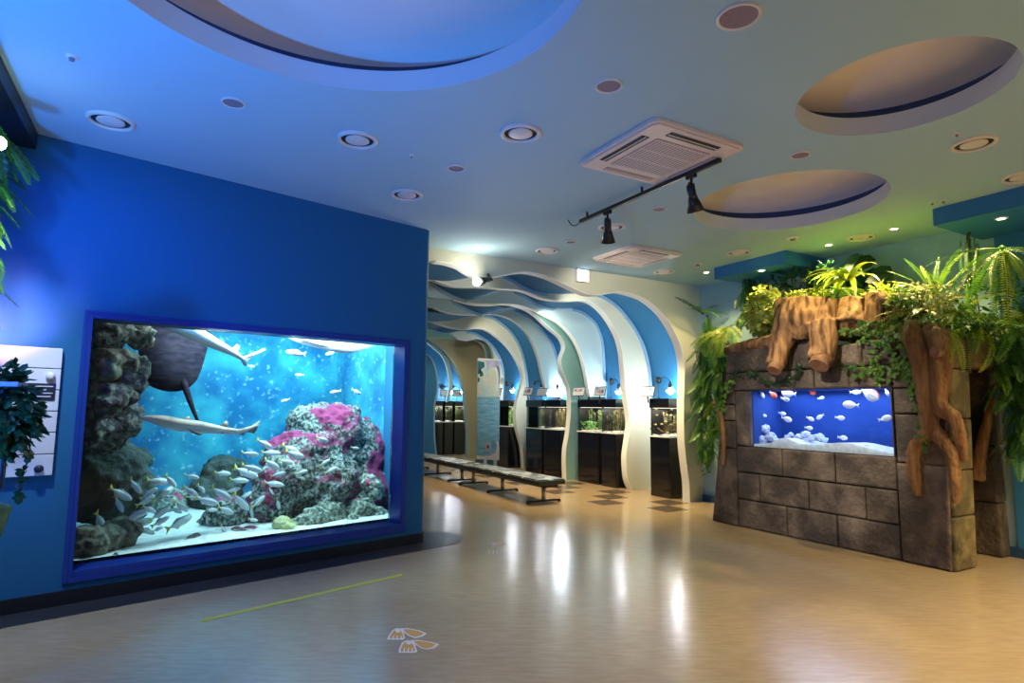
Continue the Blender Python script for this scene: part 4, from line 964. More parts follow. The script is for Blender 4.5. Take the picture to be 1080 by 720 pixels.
for z0,z1,js in rows:
    ys = [LC]+[yat(j,(z0+z1)/2) for j in js]+[RCOL]
    for a,b in zip(ys,ys[1:]): block(mb, rect(b,a,z0,z1), XF, XF+.10)
# left column and right column
for z0,z1 in ((0,.98),(.98,1.34),(1.34,1.55),(1.55,1.96),): block(mb, rect(LC,6,z0,z1,left=True), XF, XF+.10)
block(mb, rect(WY1,LC,1.02,1.73), XF, XF+.10)
for z0,z1 in ((0,.97),(.97,1.46),(1.46,1.72),(1.72,1.96)): block(mb, rect(2.9,RCOL,z0,z1,right=True), XF, XF+.10)
block(mb, rect(RCOL,WY0,1.02,1.73), XF, XF+.08, .008)
# course above the window
ys = [LC,yat(834,1.84),yat(858,1.84),yat(895,1.84),RCOL]
for a,b in zip(ys,ys[1:]): block(mb, rect(b,a,1.73,1.96), XF, XF+.10)
# top course, uneven
tops = [(6,4.66,2.30),(4.66,4.25,2.34),(4.25,3.78,2.22),(3.78,3.4,2.24),(3.4,2.9,2.22)]
for i,(a,b,zt) in enumerate(tops): block(mb, rect(b,a,1.96,zt,left=(i==0),right=(i==len(tops)-1)), XF, XF+.12, .04)
obj('front_blocks', mb, 'stone', st)
mb = MB()       # core behind the blocks, leaving the window open
mb.box(XF+.06,6.84,3.03,WY0-.01,.0,2.1); mb.box(6.84,7.2,3.42,WY0-.01,.0,2.1); mb.box(XF+.06,7.2,WY1+.01,5.60,.0,2.1); mb.box(XF+.06,7.2,WY0-.01,WY1+.01,0,WZ0-.01); mb.box(XF+.06,7.2,WY0-.01,WY1+.01,WZ1+.01,2.1)
mb.box(7.15,7.2,WY0-.01,WY1+.01,WZ0-.01,WZ1+.01)
mb.box(XF+.08,6.84,5.55,5.72,0,2.0)
mb.box(7.2,7.7,4.2,5.6,0,2.1); mb.box(6.86,7.7,3.2,5.6,2.0,2.1)
obj('core', mb, 'mortar', st)
mb = MB()       # end pier facing the viewer on the right
zz = [0,.5,.93,1.42,1.9,2.2]
for a,b in zip(zz,zz[1:]):
    y = 3.0-.0*a
    mb.boxf(lambda p,q,r_: Vector((p, q-.03*r_ , r_)), XF+.015, 6.85+rb_.uniform(-.01,.01), 2.995,3.3, a+.004,b-.004)
obj('end_pier', mb, 'stone_moss', st, bevel=.02)
mb = MB(); mb.box(6.84,7.66,2.95,3.22,1.93,2.23); obj('lintel', mb, 'stone_moss', st, bevel=.035)
mb = MB()
for z0,z1 in ((0,.55),(.55,1.13),(1.13,1.95)): mb.box(7.50+rb_.uniform(0,.02),7.70,3.05,4.0,z0+.004,z1-.004)
for z0,z1 in ((.0,.55),(.55,1.13),(1.13,1.95)): mb.box(7.2,7.5,4.1,4.2,z0+.004,z1-.004)
obj('doorway_blocks', mb, 'stone', st, bevel=.02)
mb = MB(); mb.box(XF+.05,7.7,3.05,5.55,2.1,2.16); obj('planter_top', mb, 'mortar', st)
# small aquarium behind the window
mb = MB(); mb.box(XF+.06,XF+.07,WY0,WY1,WZ0,WZ1); obj('window_glass', mb, 'glass_small', st)
M['tank_back_blue'] = mat('blue_tank_back', (.008,.045,.22), .9, col2=(.02,.07,.26), scale=2)
mb = MB(); mb.box(7.10,7.14,WY0,WY1,WZ0,WZ1); mb.box(XF+.10,7.10,WY0-.005,WY0+.004,WZ0,WZ1); mb.box(XF+.10,7.10,WY1-.004,WY1+.005,WZ0,WZ1); mb.box(XF+.10,7.10,WY0,WY1,WZ0-.005,WZ0+.004); mb.box(XF+.08,7.10,WY0,WY1,WZ1,WZ1+.012)
obj('window_lining', mb, 'tank_back_blue', st)
mb = MB(); mb.box(XF+.072,7.095,WY0+.006,WY1-.006,WZ0+.006,WZ1-.03); o = obj('tank_water', mb, 'water_blue'); tag(o, 'deep blue water in the stone aquarium window', 'water', kind='stuff')
lamp('AREA','stone_tank_lamp', (6.80,4.38,WZ1-.012), 24, (.66,.76,1.0), (6.8,4.38,1), .45, sizey=1.6)
mb = MB(); n1,n2 = 40,10; vs = []
for j in range(n2+1):
    for i in range(n1+1):
        y = WY1-.01-(WY1-WY0-.02)*i/n1; q = i/n1
        hgt = .02+.10*math.exp(-((q-.25)/.10)**2)+.085*math.exp(-((q-.68)/.16)**2)+.03*math.exp(-((q-.45)/.1)**2)
        x = XF+.085+.5*max(0,j-.9)/n2; vs.append((x,y,WZ0+.002 if j == 0 else WZ0+.01+hgt*(1-.3*j/n2)+.02*j/n2+.008*noise.noise(Vector((y*6,x*6,0)))))
mb.add(vs, [(j*(n1+1)+i,j*(n1+1)+i+1,(j+1)*(n1+1)+i+1,(j+1)*(n1+1)+i) for j in range(n2) for i in range(n1)])
o = obj('sand_bed', mb, 'sand', smooth=True); tag(o, 'mounded white sand in the stone aquarium window', 'sand', kind='stuff')
sx = lambda px,py,d: atx(px,py,XF+d)
blob('coral_rock', [(799,458,.30,.075),(806,452,.32,.065),(813,460,.28,.06),(818,464,.26,.04),(804,464,.24,.06)], 'coral_white', 'white branchy coral clump in the left corner of the stone aquarium', 'coral', vox=.010, disp=.05, fn=sx, tscale=.035)
blob('coral_rock', [(842,461,.34,.05),(850,458,.36,.05),(857,462,.33,.045)], 'coral_white', 'pale coral stones in the middle of the stone aquarium', 'coral', vox=.010, disp=.04, fn=sx, tscale=.035)
blob('coral_rock', [(865,461,.36,.05),(870,464,.33,.035)], 'coral_white', 'pale coral stone beside the white sand ridge in the middle', 'coral', vox=.010, disp=.04, fn=sx, tscale=.035)
blob('coral_rock', [(830,461,.32,.035),(834,458,.34,.03)], 'coral_white', 'small pale coral between the left clump and the middle stones', 'coral', vox=.009, disp=.03, fn=sx, tscale=.03)
blob('coral_rock', [(914,471,.22,.03),(924,476,.16,.03),(932,478,.14,.025)], 'coral_white', 'low pale rubble on the sand slope at the right of the stone aquarium', 'coral', vox=.009, disp=.03, fn=sx, tscale=.03)
wf = obj('cichlid', fish_mesh(.16,.46), ['fish_white','fish_white','fish_white'], smooth=True); rf2 = obj('cichlid', fish_mesh(.20,.60), ['fish_white','fish_red','fish_white'], smooth=True)
rfull = obj('cichlid', fish_mesh(.20,.60), ['fish_red','fish_red','fish_white'], smooth=True); used = set()
for x,y,L,a,k,d,lab in [(150,100,9,60,'w',.18,'white fish with a tinted flank in the top left of the stone aquarium'),(225,103,10,40,'r',.16,'orange-red fish with pale fins at the top left of the stone aquarium'),(330,92,16,190,'m',.16,'big white fish with a red flank at the top of the stone aquarium'),(305,132,10,15,'w',.2,'white fish right below the big red-flanked fish'),(485,85,9,30,'r',.55,'faint reddish fish deep at the top middle of the stone aquarium'),(545,125,7,-10,'w',.3,'small white fish alone at the upper middle of the stone aquarium'),(872,98,19,30,'m',.15,'largest white and red fish at the top right of the stone aquarium'),(775,85,11,0,'w',.35,'white fish behind the largest red and white one'),(988,88,8,70,'w',.14,'white fish cut by the upper right edge of the window'),(745,170,16,185,'w',.17,'large pinkish-white fish below the largest red and white one'),(130,195,9,20,'w',.45,'faint bluish-white fish at the left of the stone aquarium'),(158,243,9,5,'w',.25,'white fish above the left coral clump'),(285,228,9,10,'w',.5,'faint violet-lit fish left of middle in the stone aquarium'),(315,265,12,15,'w',.22,'white fish just under the faint violet-lit one'),(473,263,9,20,'w',.24,'white fish, left of the pair at the middle of the stone aquarium'),(540,250,9,150,'w',.24,'white fish turned upward, right of the pair at the middle'),(672,257,10,5,'w',.22,'white fish swimming level right of the middle pair'),(975,262,13,-15,'w',.14,'pale fish at the right edge of the stone aquarium window'),(463,325,9,5,'w',.2,'white fish just over the middle coral stones'),(690,390,10,5,'w',.18,'white fish low over the sand ridge of the stone aquarium')]:
    src = {'w':wf,'r':rfull,'m':rf2}[k]
    if k in used: o = src.copy(); COL.objects.link(o)
    else: o = src; used.add(k)
    px, py = 780+x/6.353, 400+y/6.353; p = atx(px,py,XF+.06+d)
    place(o, p, a, L/F*(p-CAM).length*.95, 0, Vector((0,-1,0)), Vector((1,0,0))); tag(o, lab, 'fish', 'fish in the stone aquarium')
# ------------------------------------------------------------------ wood
def organic(name, tubes, m, label, cat, vox=.022, disp=.05, ts=.12, caps=()):
    mb = MB()
    for pts, rr in tubes:
        sp = spline(pts, 4); k = len(sp); q = []
        for i in range(k):
            f = i/(k-1)*(len(rr)-1); j = min(int(f), len(rr)-2); q.append(rr[j]+(rr[j+1]-rr[j])*(f-j))
        mb.tube(sp, q, 12)
    o = obj(name, mb, m, smooth=True)
    rm = o.modifiers.new('remesh','REMESH'); rm.mode = 'VOXEL'; rm.voxel_size = vox; rm.use_smooth_shade = True
    sm = o.modifiers.new('smooth','SMOOTH'); sm.iterations = 1
    tx = bpy.data.textures.new(name,'CLOUDS'); tx.noise_scale = ts; tx.noise_depth = 4
    dp = o.modifiers.new('rough','DISPLACE'); dp.texture = tx; dp.strength = disp
    return tag(o, label, cat)
P3 = lambda px,py,X: atx(px,py,X)
s1 = organic('tree_stump', [
    ([P3(849,318,6.50),P3(848,328,6.48),P3(847,338,6.46),P3(846,348,6.50)],[.265,.285,.31,.25]),
    ([P3(833,343,6.36),P3(826,357,6.30),P3(821,372,6.24),P3(818,385,6.20)],[.19,.135,.115,.11]),
    ([P3(868,343,6.36),P3(869,357,6.30),P3(867,369,6.26),P3(866,379,6.22)],[.17,.14,.14,.14]),
    ([P3(826,316,6.45),P3(828,335,6.40),P3(832,350,6.36)],[.10,.13,.16]),
    ([P3(870,316,6.45),P3(870,335,6.40),P3(868,352,6.36)],[.12,.13,.14])], 'wood',
    'big brown tree stump straddling the stone wall on two sawn-off roots', 'tree stump', disp=.05)
for px,py,X,r in ((818.5,386.5,6.17,.085),(866,381,6.19,.11)):
    c = P3(px,py,X); mb = MB(); mb.tube([c+Vector((.02,.0,.03)), c+Vector((-.045,0,-.05))], [r*1.0,r*.92], 18); obj('sawn_end', mb, 'wood_cut', s1, smooth=False)
s2 = organic('tree_stump', [
    ([P3(905,318,6.75),P3(903,334,6.70),P3(900,350,6.62)],[.20,.25,.30]),
    ([P3(888,330,6.68),P3(890,345,6.62),P3(890,356,6.60)],[.16,.2,.2]),
    ([P3(922,310,6.66),P3(925,326,6.60),P3(921,344,6.58)],[.10,.15,.16])], 'wood',
    'smaller sunlit stump right of the big one, slanting trunk piece on its side', 'tree stump', disp=.045)
organic('driftwood_log', [([P3(767,370,6.52),P3(785,366,6.50),P3(805,362,6.50),P3(826,358,6.50)],[.075,.085,.09,.10])], 'wood', 'log laid along the top left edge of the stone wall', 'log', vox=.015, disp=.025)
organic('vine_root', [([P3(958,345,6.46),P3(966,362,6.40),P3(972,385,6.38),P3(977,415,6.38),P3(980,440,6.38),P3(982,456,6.38)],[.10,.10,.09,.085,.08,.085]),
    ([P3(983,452,6.38),P3(972,463,6.37),P3(964,476,6.37),P3(963,495,6.37),P3(966,512,6.38),P3(967,523,6.38)],[.07,.065,.06,.058,.05,.035]),
    ([P3(980,452,6.38),P3(993,462,6.37),P3(1003,476,6.37),P3(1006,495,6.38),P3(1008,514,6.38),P3(1008,530,6.39)],[.07,.065,.062,.055,.05,.035])], 'bark',
    'thick brown root on the stone face that forks like a wishbone', 'root', vox=.012, disp=.032, ts=.05)
organic('vine_root', [([P3(980,348,6.50),P3(990,358,6.42),P3(993,378,6.40),P3(991,405,6.39),P3(989,422,6.39),P3(994,432,6.38),P3(1006,440,6.38),P3(1011,455,6.39),P3(1014,472,6.40),P3(1016,486,6.41)],[.085,.10,.095,.085,.08,.075,.062,.058,.052,.04])], 'bark',
    'thick brown root beside it, bending to the right above the fork', 'root', vox=.012, disp=.032, ts=.05)
mb = MB(); c = P3(988,371,6.29); mb.tube([c+Vector((.03,0,0)),c+Vector((-.02,.01,0))],[.055,.05],14); o = obj('knot', mb, 'wood_cut', bpy.data.objects['vine_root.001'])
organic('vine_root', [([P3(752,425,6.50),P3(758,432,6.41),P3(761,445,6.38),P3(763,465,6.38),P3(763,490,6.38)],[.03,.038,.034,.034,.03])], 'bark', 'small pale root hanging at the left end of the stone wall', 'root', vox=.009, disp=.012, ts=.06)
organic('vine_root', [([P3(1046,420,7.40),P3(1040,450,7.40),P3(1034,475,7.42),P3(1030,505,7.44)],[.04,.05,.06,.08])], 'bark', 'dim root inside the dark doorway of the stone housing', 'root', vox=.014, disp=.02, ts=.06)
# ------------------------------------------------------------------ plants
def frond_mesh(L, W, npin, droop, seed, gap=.0, serr=False):
    r = random.Random(seed); mb = MB(); bend = r.uniform(-.15,.15)
    def C(t):
        a = droop*t
        y = L*(math.sin(a)/droop if droop > .05 else t); z = -L*((1-math.cos(a))/droop if droop > .05 else 0)
        return Vector((bend*L*t*t, y, z))
    pts = [C(i/14) for i in range(15)]; mb.tube(pts, [L*.008*(1-.8*i/14) for i in range(15)], 4, False)
    for i in range(npin):
        t = .06+.93*i/npin; p = C(t); q = (C(min(t+.02,1))-C(max(t-.02,0))).normalized()
        w = W*(math.sin(PI*min(1,(t*.9+.10)))**.6)*r.uniform(.85,1.1)
        up = Vector((1,0,0)).cross(q).normalized(); hw = L/npin*(.48-gap)
        for sg in (-1,1):
            d = (Vector((sg,0,0))+q*.30-up*r.uniform(.05,.35)).normalized()
            tip = p+d*w; m1 = p+d*w*.45+q*hw; m0 = p+d*w*.45-q*hw
            mb.add([p, m0, tip, m1], [(0,1,2,3)])
    return mb
FR = {}
def frond_data(key, *a, m='fern'):
    if key not in FR:
        o = obj('frond', frond_mesh(*a), m); FR[key] = o.data; bpy.data.objects.remove(o)
    return FR[key]
def fern(name, label, loc, n, L, W, mats, droop=(1.2,2.0), rise=(.0,.6), az=(0,2*PI), seed=0, npin=26, cat='fern', group=None, crown='stem', gap=.08):
    r = random.Random(seed); t = thing(name, label, cat, loc, group)
    mb = MB(); mb.ico(loc, L*.025+.012, 2, .2, 3, seed); obj('crown', mb, crown, t, smooth=True)
    for k in range(n):
        m = r.choice(mats); v = r.randrange(3); dr = droop[0]+(droop[1]-droop[0])*v/2
        me = frond_data((name,L,W,m,v,seed), L, W, npin, dr, seed*7+v, gap, m=m)
        o = bpy.data.objects.new('frond', me); COL.objects.link(o); o.parent = t
        a = az[0]+(az[1]-az[0])*(k+r.uniform(-.3,.3))/n
        e = r.uniform(*rise); s = r.uniform(.72,1.08)
        o.rotation_euler = (Matrix.Rotation(a-PI/2,3,'Z') @ Matrix.Rotation(e,3,'X') @ Matrix.Rotation(r.uniform(-.4,.4),3,'Y')).to_euler()
        o.scale = (s,s,s)
    return t
def leaf_poly(kind):
    if kind == 'ivy': return [(0,0),(.35,.05),(.55,.32),(.28,.38),(.30,.72),(0,1.0),(-.30,.72),(-.28,.38),(-.55,.32),(-.35,.05)]
    if kind == 'heart': return [(0,.08),(.22,-.10),(.50,.0),(.52,.35),(.30,.70),(0,1.0),(-.30,.70),(-.52,.35),(-.50,.0),(-.22,-.10)]
    return [(0,0),(.22,.25),(.24,.55),(0,1.0),(-.24,.55),(-.22,.25)]
def add_leaf(mb, p, d, up, s, kind):
    d = d.normalized(); x = d.cross(up)
    if x.length < 1e-3: x = Vector((1,0,0))
    x.normalize(); nrm = x.cross(d)
    pl = leaf_poly(kind); vs = [p + x*(a*s) + d*(b*s) + nrm*(-abs(a)*s*.35 - b*b*s*.15) for a,b in pl]
    ctr = p + d*(.45*s); vs.append(ctr); n = len(pl)
    mb.add(vs, [(i,(i+1)%n,n) for i in range(n)])
def bushy(name, label, ctr, rad, n, s, m, kind='oval', seed=0, cat='plant', group=None, drop=.2, stem='stem', outw=.7):
    r = random.Random(seed); t = thing(name, label, cat, Vector(ctr)-Vector((0,0,rad[2])), group); mb = MB(); sm = MB(); c = Vector(ctr); base = c-Vector((0,0,rad[2]*1.02))
    for k in range(n):
        u = Vector((r.gauss(0,1),r.gauss(0,1),r.gauss(0,1))).normalized(); q = r.uniform(.35,1)**.5
        p = c + Vector((u.x*rad[0],u.y*rad[1],u.z*rad[2]))*q
        d = u*outw + Vector((r.uniform(-.6,.6),r.uniform(-.6,.6),r.uniform(-.6,.4)-drop))
        add_leaf(mb, p, d, Vector((r.uniform(-.4,.4),r.uniform(-.4,.4),1)), s*r.uniform(.6,1.15), kind)
        if k % 14 == 0: sm.tube(spline([base,(base+p)/2+Vector((0,0,.04)),p],3), s*.05, 4, False)
    obj('foliage', mb, m, t); obj('stems', sm, stem, t); return t
def garland(name, label, paths, s, m, kind='ivy', per=60, spread=.05, seed=0, cat='ivy', nrm=Vector((-1,0,0))):
    r = random.Random(seed); t = thing(name, label, cat, paths[0][0]); mb = MB(); sm = MB()
    for path in paths:
        sp = spline(path, 6); sm.tube(sp, s*.08, 5, False); L = sum((sp[i+1]-sp[i]).length for i in range(len(sp)-1))
        for k in range(max(4,int(L*per))):
            i = r.randrange(len(sp)-1); p = sp[i].lerp(sp[i+1], r.random()) + Vector((r.uniform(-spread,spread)*.5, r.uniform(-spread,spread), r.uniform(-spread,spread)))
            d = Vector((r.uniform(-.6,0)*.6, r.uniform(-1,1), r.uniform(-1,.5)))
            add_leaf(mb, p+nrm*.015, d, nrm+Vector((r.uniform(-.5,.5),r.uniform(-.5,.5),r.uniform(0,.8))), s*r.uniform(.6,1.1), kind)
    obj('leaves', mb, m, t); obj('runner', sm, 'stem', t); return t
def straps(name, label, loc, n, L, w, mats, seed=0, rise=(.3,1.3), az=(0,2*PI), cat='plant', droop=1.6):
    r = random.Random(seed); t = thing(name, label, cat, loc)
    for k in range(n):
        mb = MB(); a = az[0]+(az[1]-az[0])*(k+r.uniform(-.4,.4))/n; e = r.uniform(*rise); l = L*r.uniform(.7,1.1); N = 12; A = []; B = []; C_ = []
        p = Vector(loc); hd = Vector((math.cos(a),math.sin(a),0)); sd = Vector((-hd.y,hd.x,0)); ang = e
        for i in range(N+1):
            q = i/N; ww = w*math.sin(PI*min(1,.12+q*.88))**.7
            nz = (hd*-math.sin(ang)+Vector((0,0,math.cos(ang))))
            A.append(p-sd*ww*.5+nz*ww*.18); B.append(p+sd*ww*.5+nz*ww*.18); C_.append(p.copy())
            p = p + (hd*math.cos(ang)+Vector((0,0,math.sin(ang))))*(l/N); ang -= droop/N
        mb.sheet(A,C_); mb.sheet(C_,B); obj('leaf', mb, r.choice(mats), t, smooth=True)
    return t
# --- left picture edge
def curtain(name, label, lo, hi, n, L, W, mats, seed, npin=22, droop=(.5,1.2), rise=(-1.2,-.4), az=(PI*.6,PI*1.7), cat='fern'):
    """fronds hanging one below another from a climbing stem between two points"""
    r = random.Random(seed); lo = Vector(lo); hi = Vector(hi); t = thing(name, label, cat, hi)
    mb = MB(); mb.tube(spline([hi+Vector((0,0,.03)),(lo*.3+hi*.7)+Vector((.01,.02,0)),lo],6), .018, 6); obj('stem', mb, 'stem', t)
    for k in range(n):
        m = r.choice(mats); v = r.randrange(3); me = frond_data((name,L,W,m,v,seed), L, W, npin, droop[0]+(droop[1]-droop[0])*v/2, seed*7+v, m=m)
        o = bpy.data.objects.new('frond', me); COL.objects.link(o); o.parent = t
        q = (k+r.random())/n; p = hi.lerp(lo, q)-hi; a = r.uniform(*az); e = r.uniform(*rise); s = r.uniform(.7,1.1)
        o.location = p + Vector((r.uniform(-.05,.05),r.uniform(-.10,.10),0))
        o.rotation_euler = (Matrix.Rotation(a-PI/2,3,'Z') @ Matrix.Rotation(e,3,'X') @ Matrix.Rotation(r.uniform(-.5,.5),3,'Y')).to_euler(); o.scale = (s,s,s)
    return t
curtain('hanging_fern','long green fern hanging from the dark beam at the left picture edge', (-1.15,5.1,2.20), (-1.14,5.1,3.38), 110, .34, .06, ['fern','fern','fern_dark'], 21, az=(-PI*.75,PI*.25))
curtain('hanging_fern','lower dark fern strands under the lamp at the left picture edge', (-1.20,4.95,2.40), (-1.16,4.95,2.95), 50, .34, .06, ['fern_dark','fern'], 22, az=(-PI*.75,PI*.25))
pl_ = Vector((-.98,4.55,3.05)); t = thing('plant_lamp','glaring little white lamp among the ferns at the left edge','lamp', pl_)
mb = MB(); mb.tube([pl_+Vector((-.12,0,.06)),pl_+Vector((-.03,0,.015))],[.05,.05],14); obj('housing', mb, 'black', t)
mb = MB(); mb.ico(pl_,.045,2); obj('bulb', mb, 'bulb_green', t, smooth=True)
lamp('SPOT','plant_lamp_glow', pl_+Vector((.04,.03,-.05)), 130, (.85,1,.95), pl_+Vector((-.12,.5,-1.2)), .05, 1.6, .9)
bushy('ivy_plant','dark ivy plant tumbling over the navy kiosk at the left edge', (-.80,4.20,1.45), (.21,.14,.25), 560, .075, 'ivy_dark', 'ivy', seed=5, cat='ivy', drop=.5)
garland('ivy_strand','thin ivy strand dangling below the ivy in front of the white panel', [[Vector((-.70,4.2,1.35)),Vector((-.64,4.22,1.25)),Vector((-.66,4.22,1.12)),Vector((-.68,4.22,.98))]], .055, 'ivy_dark', per=70, spread=.035, seed=6, nrm=Vector((.3,-1,0)))
# --- corner by the portal
curtain('hanging_fern','tall curtain of hanging fern in the corner beside the portal', P3(746,472,7.50), P3(746,334,7.45), 130, .40, .085, ['fern','fern_dark','fern'], 31)
curtain('hanging_fern','second, shorter fern curtain hugging the left end of the stone wall', P3(757,445,7.25), P3(762,348,7.2), 80, .38, .085, ['fern','fern_yellow','fern_dark'], 32)
fern('fern','spray of fern fronds at the top of the corner curtain', P3(741,330,7.40), 8, .55, .075, ['fern','fern_dark'], droop=(.4,.9), rise=(.1,.9), seed=33, npin=22)
fern('hanging_fern','bright yellow-green fern fronds hanging left of the stone wall top', P3(768,346,6.9), 11, .62, .10, ['fern_yellow','fern_yellow','fern'], droop=(.9,1.7), rise=(-.9,.3), az=(PI*.5,PI*1.5), seed=34, npin=24)
curtain('hanging_fern','hanging fern column below the smaller blue soffit', P3(790,335,7.3), P3(791,290,7.3), 60, .38, .075, ['fern','fern_dark','fern'], 35, rise=(-1.3,.1))
garland('ivy_garland','ivy trail running down the left end of the stone wall', [[P3(773,398,6.40),P3(768,410,6.38),P3(762,425,6.38),P3(757,436,6.40),P3(752,450,6.5)],[P3(757,430,6.5),P3(750,448,6.55),P3(748,470,6.6),P3(746,500,6.65)]], .06, 'fern', per=60, spread=.05, seed=36)
# --- top of the stone
bushy('pothos','bright yellow-green variegated bush left of the big stump', P3(806,328,6.72), (.18,.28,.34), 420, .085, 'pothos', 'heart', seed=41, drop=.3)
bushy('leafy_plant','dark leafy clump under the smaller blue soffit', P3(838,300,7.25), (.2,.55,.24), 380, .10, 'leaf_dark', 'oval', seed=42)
bushy('leafy_plant','dark green sprig between soffit corner and broad leaves', P3(868,293,7.2), (.15,.26,.22), 150, .09, 'ivy_dark', 'oval', seed=43)
bushy('moss_clump','yellow moss tuft lying on the top of the big stump', P3(846,311,6.55), (.14,.36,.05), 420, .05, 'fern_yellow', 'oval', seed=44, cat='moss')
def broad(name, label, base, tips, s, m, seed=0):
    r = random.Random(seed); t = thing(name, label, 'plant', base)
    for tip,sz in tips:
        mb = MB(); mb.tube(spline([base,(base+tip)/2+Vector((0,0,.06)),tip],4), .008, 5, False); stx = obj('stalk', mb, 'fern_dark', t, smooth=True)
        mb = MB(); add_leaf(mb, tip, Vector((-.5,r.uniform(-.8,.8),-.6)), Vector((-.8,r.uniform(-.3,.3),.6)), sz*s, 'heart'); obj('leaf', mb, m, stx)
    return t
bp = P3(893,312,7.35)
broad('broad_leaf_plant','dark plant of large heart-shaped leaves against the pale blue wall', bp, [(P3(x,y,7.3+.01*k),z) for k,(x,y,z) in enumerate([(873,287,1),(892,276,1.1),(909,268,1.25),(898,292,1),(922,282,1.2),(935,285,1.3),(880,302,.9),(913,297,1),(944,296,1.0)])], .26, 'leaf_dark', 3)
straps('strap_leaf_plant','bright strap-leaved plant draped over the stumps', P3(896,296,6.72), 20, .55, .065, ['leaf_bright','leaf_bright','fern_yellow'], seed=45, rise=(.1,.9), az=(PI*.3,PI*1.5), droop=1.5)
bushy('leafy_plant','yellow-green leaves tucked behind the smaller stump', P3(930,315,6.95), (.12,.2,.16), 120, .09, 'leaf_bright', 'oval', seed=46)
garland('ivy_garland','ivy garland along the top course of the stone wall with trailing ends', [[P3(885,352,6.38),P3(900,347,6.38),P3(920,344,6.38),P3(940,340,6.39),P3(958,342,6.40)],[P3(898,350,6.40),P3(912,356,6.39),P3(925,352,6.39),P3(945,352,6.39)],[P3(918,350,6.40),P3(922,362,6.40),P3(924,376,6.40),P3(928,392,6.40),P3(930,402,6.41)],[P3(938,348,6.40),P3(939,362,6.40),P3(944,378,6.40),P3(950,390,6.40)],[P3(900,388,6.40),P3(914,392,6.40),P3(930,388,6.40),P3(948,392,6.40),P3(958,388,6.40)]], .06, 'ivy', per=75, spread=.05, seed=51)
garland('ivy_garland','ivy line hanging beside the wishbone root', [[P3(955,352,6.40),P3(957,372,6.39),P3(959,392,6.39),P3(964,415,6.39),P3(968,432,6.38),P3(973,450,6.36),P3(975,462,6.34),P3(974,472,6.34)],[P3(953,360,6.40),P3(956,380,6.40),P3(961,400,6.40),P3(964,420,6.40)]], .055, 'ivy', per=70, spread=.04, seed=52)
garland('ivy_garland','small dark ivy garland looped under the sawn roots of the big stump', [[P3(774,395,6.40),P3(786,393,6.40),P3(798,394,6.40)],[P3(798,394,6.40),P3(808,402,6.40),P3(822,403,6.40),P3(833,401,6.40),P3(840,394,6.40),P3(844,386,6.40)]], .05, 'ivy_dark', per=80, spread=.035, seed=53)
garland('ivy_garland','dark ivy garland from the right sawn root across the stone', [[P3(862,390,6.40),P3(875,390,6.40),P3(890,387,6.40),P3(902,389,6.40)]], .05, 'ivy_dark', per=70, spread=.035, seed=54)
bushy('variegated_plant','cream and green variegated plant over the doorway corner', P3(968,318,6.75), (.22,.36,.20), 420, .075, 'variegated', 'oval', seed=55, drop=.35)
fern('fern','variegated arching fronds above the roots', P3(975,328,6.62), 12, .55, .06, ['variegated','fern_yellow'], droop=(.9,1.8), rise=(.1,.9), az=(PI*.5,PI*1.9), seed=56, npin=18)
fern('fern','yellow-green moss-like fern at the top of the wishbone root', P3(952,340,6.44), 14, .28, .045, ['fern_yellow','variegated'], droop=(.9,1.9), rise=(-.3,.6), seed=57, npin=16)
fern('fern','upright fern with tall narrow fronds against the pale wall', P3(985,312,6.95), 9, .62, .05, ['fern','fern_yellow'], droop=(.3,.9), rise=(.7,1.35), seed=58, npin=26)
fern('fern','single bright frond cluster hanging before the end pier', P3(1000,345,6.52), 4, .50, .05, ['fern_yellow'], droop=(1.0,1.5), rise=(-1.1,-.4), az=(PI,PI*1.7), seed=59, npin=22)
fern('fern','green fern spreading behind the big stump top', P3(884,305,6.95), 18, .42, .055, ['fern','fern_yellow','fern'], droop=(.8,1.8), rise=(-.3,1.0), seed=71, npin=20)
fern('fern','green fern between smaller stump and variegated plant', P3(942,314,6.8), 18, .42, .055, ['fern','fern_yellow','fern_dark'], droop=(.8,1.8), rise=(-.3,1.0), seed=72, npin=20)
fern('fern','dense green fern right of the variegated plant, above the lintel', P3(1012,330,6.85), 22, .46, .06, ['fern','fern','fern_yellow'], droop=(.9,1.9), rise=(-.4,.9), seed=73, npin=20)
fern('fern','bright fern at the right picture edge above the doorway', P3(1072,338,7.0), 22, .50, .06, ['fern','fern_yellow','fern'], droop=(.9,1.8), rise=(-.5,.7), seed=74, npin=22)
bushy('leafy_plant','mid-green leaf tuft beside the smaller stump foot', P3(948,328,6.6), (.1,.2,.12), 160, .075, 'ivy', 'oval', seed=75)
# --- right-hand soffit
fern('hanging_fern','large fern hanging from the right soffit, long spiky fronds', P3(1057,262,7.0), 26, .88, .06, ['fern','fern_yellow','fern','fern_dark'], droop=(.5,1.2), rise=(-1.35,.05), seed=61, npin=34, crown='fern_dark', gap=.2)
curtain('hanging_fern','dark narrow fern strands hanging under the soffit corner', P3(1022,262,7.25), P3(1023,246,7.25), 7, .62, .05, ['fern_dark','fern'], 62, npin=40, droop=(.15,.4), rise=(-1.55,-1.25))
fern('fern','lush fern over the doorway lintel at the right', P3(1030,345,7.0), 20, .62, .065, ['fern','fern_dark','fern_yellow'], droop=(.9,1.9), rise=(-.5,.7), seed=63, npin=26)
curtain('hanging_fern','fern hanging down at the right picture edge beside the doorway', P3(1066,400,7.35), P3(1064,335,7.3), 60, .42, .075, ['fern_dark','fern'], 64)
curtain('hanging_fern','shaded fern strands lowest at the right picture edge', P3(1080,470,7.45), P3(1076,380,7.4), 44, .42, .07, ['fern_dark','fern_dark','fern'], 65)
bushy('leafy_plant','dark leaf mass behind the ferns over the lintel', P3(1035,330,7.45), (.15,.7,.34), 420, .11, 'leaf_dark', 'oval', seed=66)
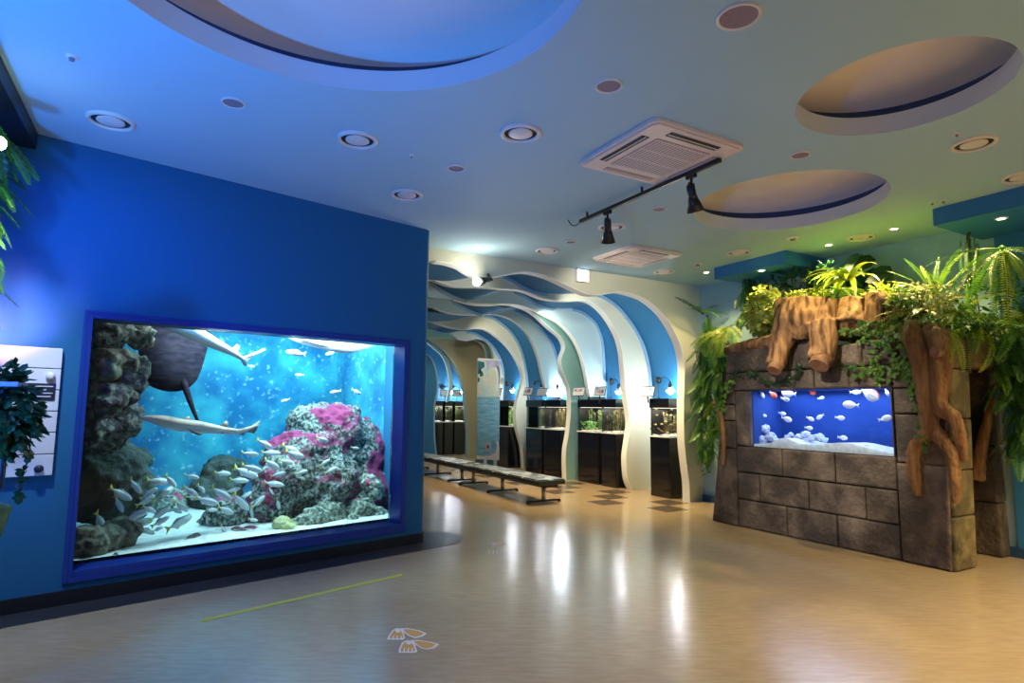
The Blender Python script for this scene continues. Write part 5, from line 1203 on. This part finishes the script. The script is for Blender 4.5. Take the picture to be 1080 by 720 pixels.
# ------------------------------------------------------------------ light
lamp('SPOT','stump_spot', (6.0,3.9,3.50), 110, (1,.80,.34), (6.65,4.3,2.15), .04, 1.5, .8)
lamp('SPOT','blue_wash', (-.75,4.35,3.30), 80, (.02,.13,1.0), (-.4,5.9,1.7), .1, 2.0, .9)
lamp('SPOT','violet_kiosk_glow', (-1.15,4.9,1.95), 300, (1,.32,.95), (-1.2,5.6,2.22), .06, 1.3, 1.0)
lamp('POINT','blue_ceiling_wash', (-1.3,3.6,2.6), 40, (.03,.20,1.0), None, .15)
lamp('SPOT','blue_uplight', (-1.6,2.2,.9), 520, (.015,.27,1.0), (.2,4.7,3.548), .1, 1.9, 1.0)
# lamps of the corridor, on its ceiling between the ribs
for (x,y,z),tg,pw,col in (((5.6,7.9,3.30),(6.95,8.75,2.9),85,(1,.93,.76)),((5.9,11.9,3.25),(6.9,12.75,2.8),75,(1,.93,.74)),((6.1,9.75,3.28),(7.1,10.45,2.7),55,(.95,1,.86)),((6.0,15.2,3.3),(7.0,16.3,1.2),70,(1,.85,.5)),((4.7,7.6,3.3),(3.6,8.75,3.3),25,(.9,.95,1)),((6.3,7.75,3.2),(6.7,8.0,.0),480,(1,.74,.36)),((5.4,10.6,3.3),(5.9,10.2,0),380,(1,.70,.34)),((5.6,14,3.3),(6,13.8,0),160,(1,.75,.4))):
    lamp('SPOT','corridor_spot', (x,y,z), pw, col, tg, .05, 1.7, .8)
for (x,y),pw,col in (((2.0,-1.6),100,(.92,.90,.92)),((5.4,-.6),480,(1,.76,.45)),((6.6,.4),560,(1,.70,.30)),((4.4,.3),240,(1,.80,.52)),((-.5,-1.2),20,(.8,.86,1))):
    lamp('SPOT','lobby_downlight', (x,y,H-.03), pw, col, (x,y,0), .06, 2.3, .8)  # unseen spots added behind the camera to fill the floor with warm light
lamp('SPOT','blue_floor_wash', (-1.3,3.4,2.9), 110, (.10,.28,1.0), (.5,3.0,0), .1, 1.9, 1.0)
w = bpy.data.worlds.new('world'); SC.world = w; w.use_nodes = True
bg = w.node_tree.nodes['Background']; bg.inputs[0].default_value = (1,.92,.82,1); bg.inputs[1].default_value = .10
vs_ = SC.view_settings; SC.display_settings.display_device = 'sRGB'
vs_.view_transform = 'Standard'; vs_.look = 'None'; vs_.exposure = 0; vs_.gamma = 1; vs_.use_curve_mapping = False
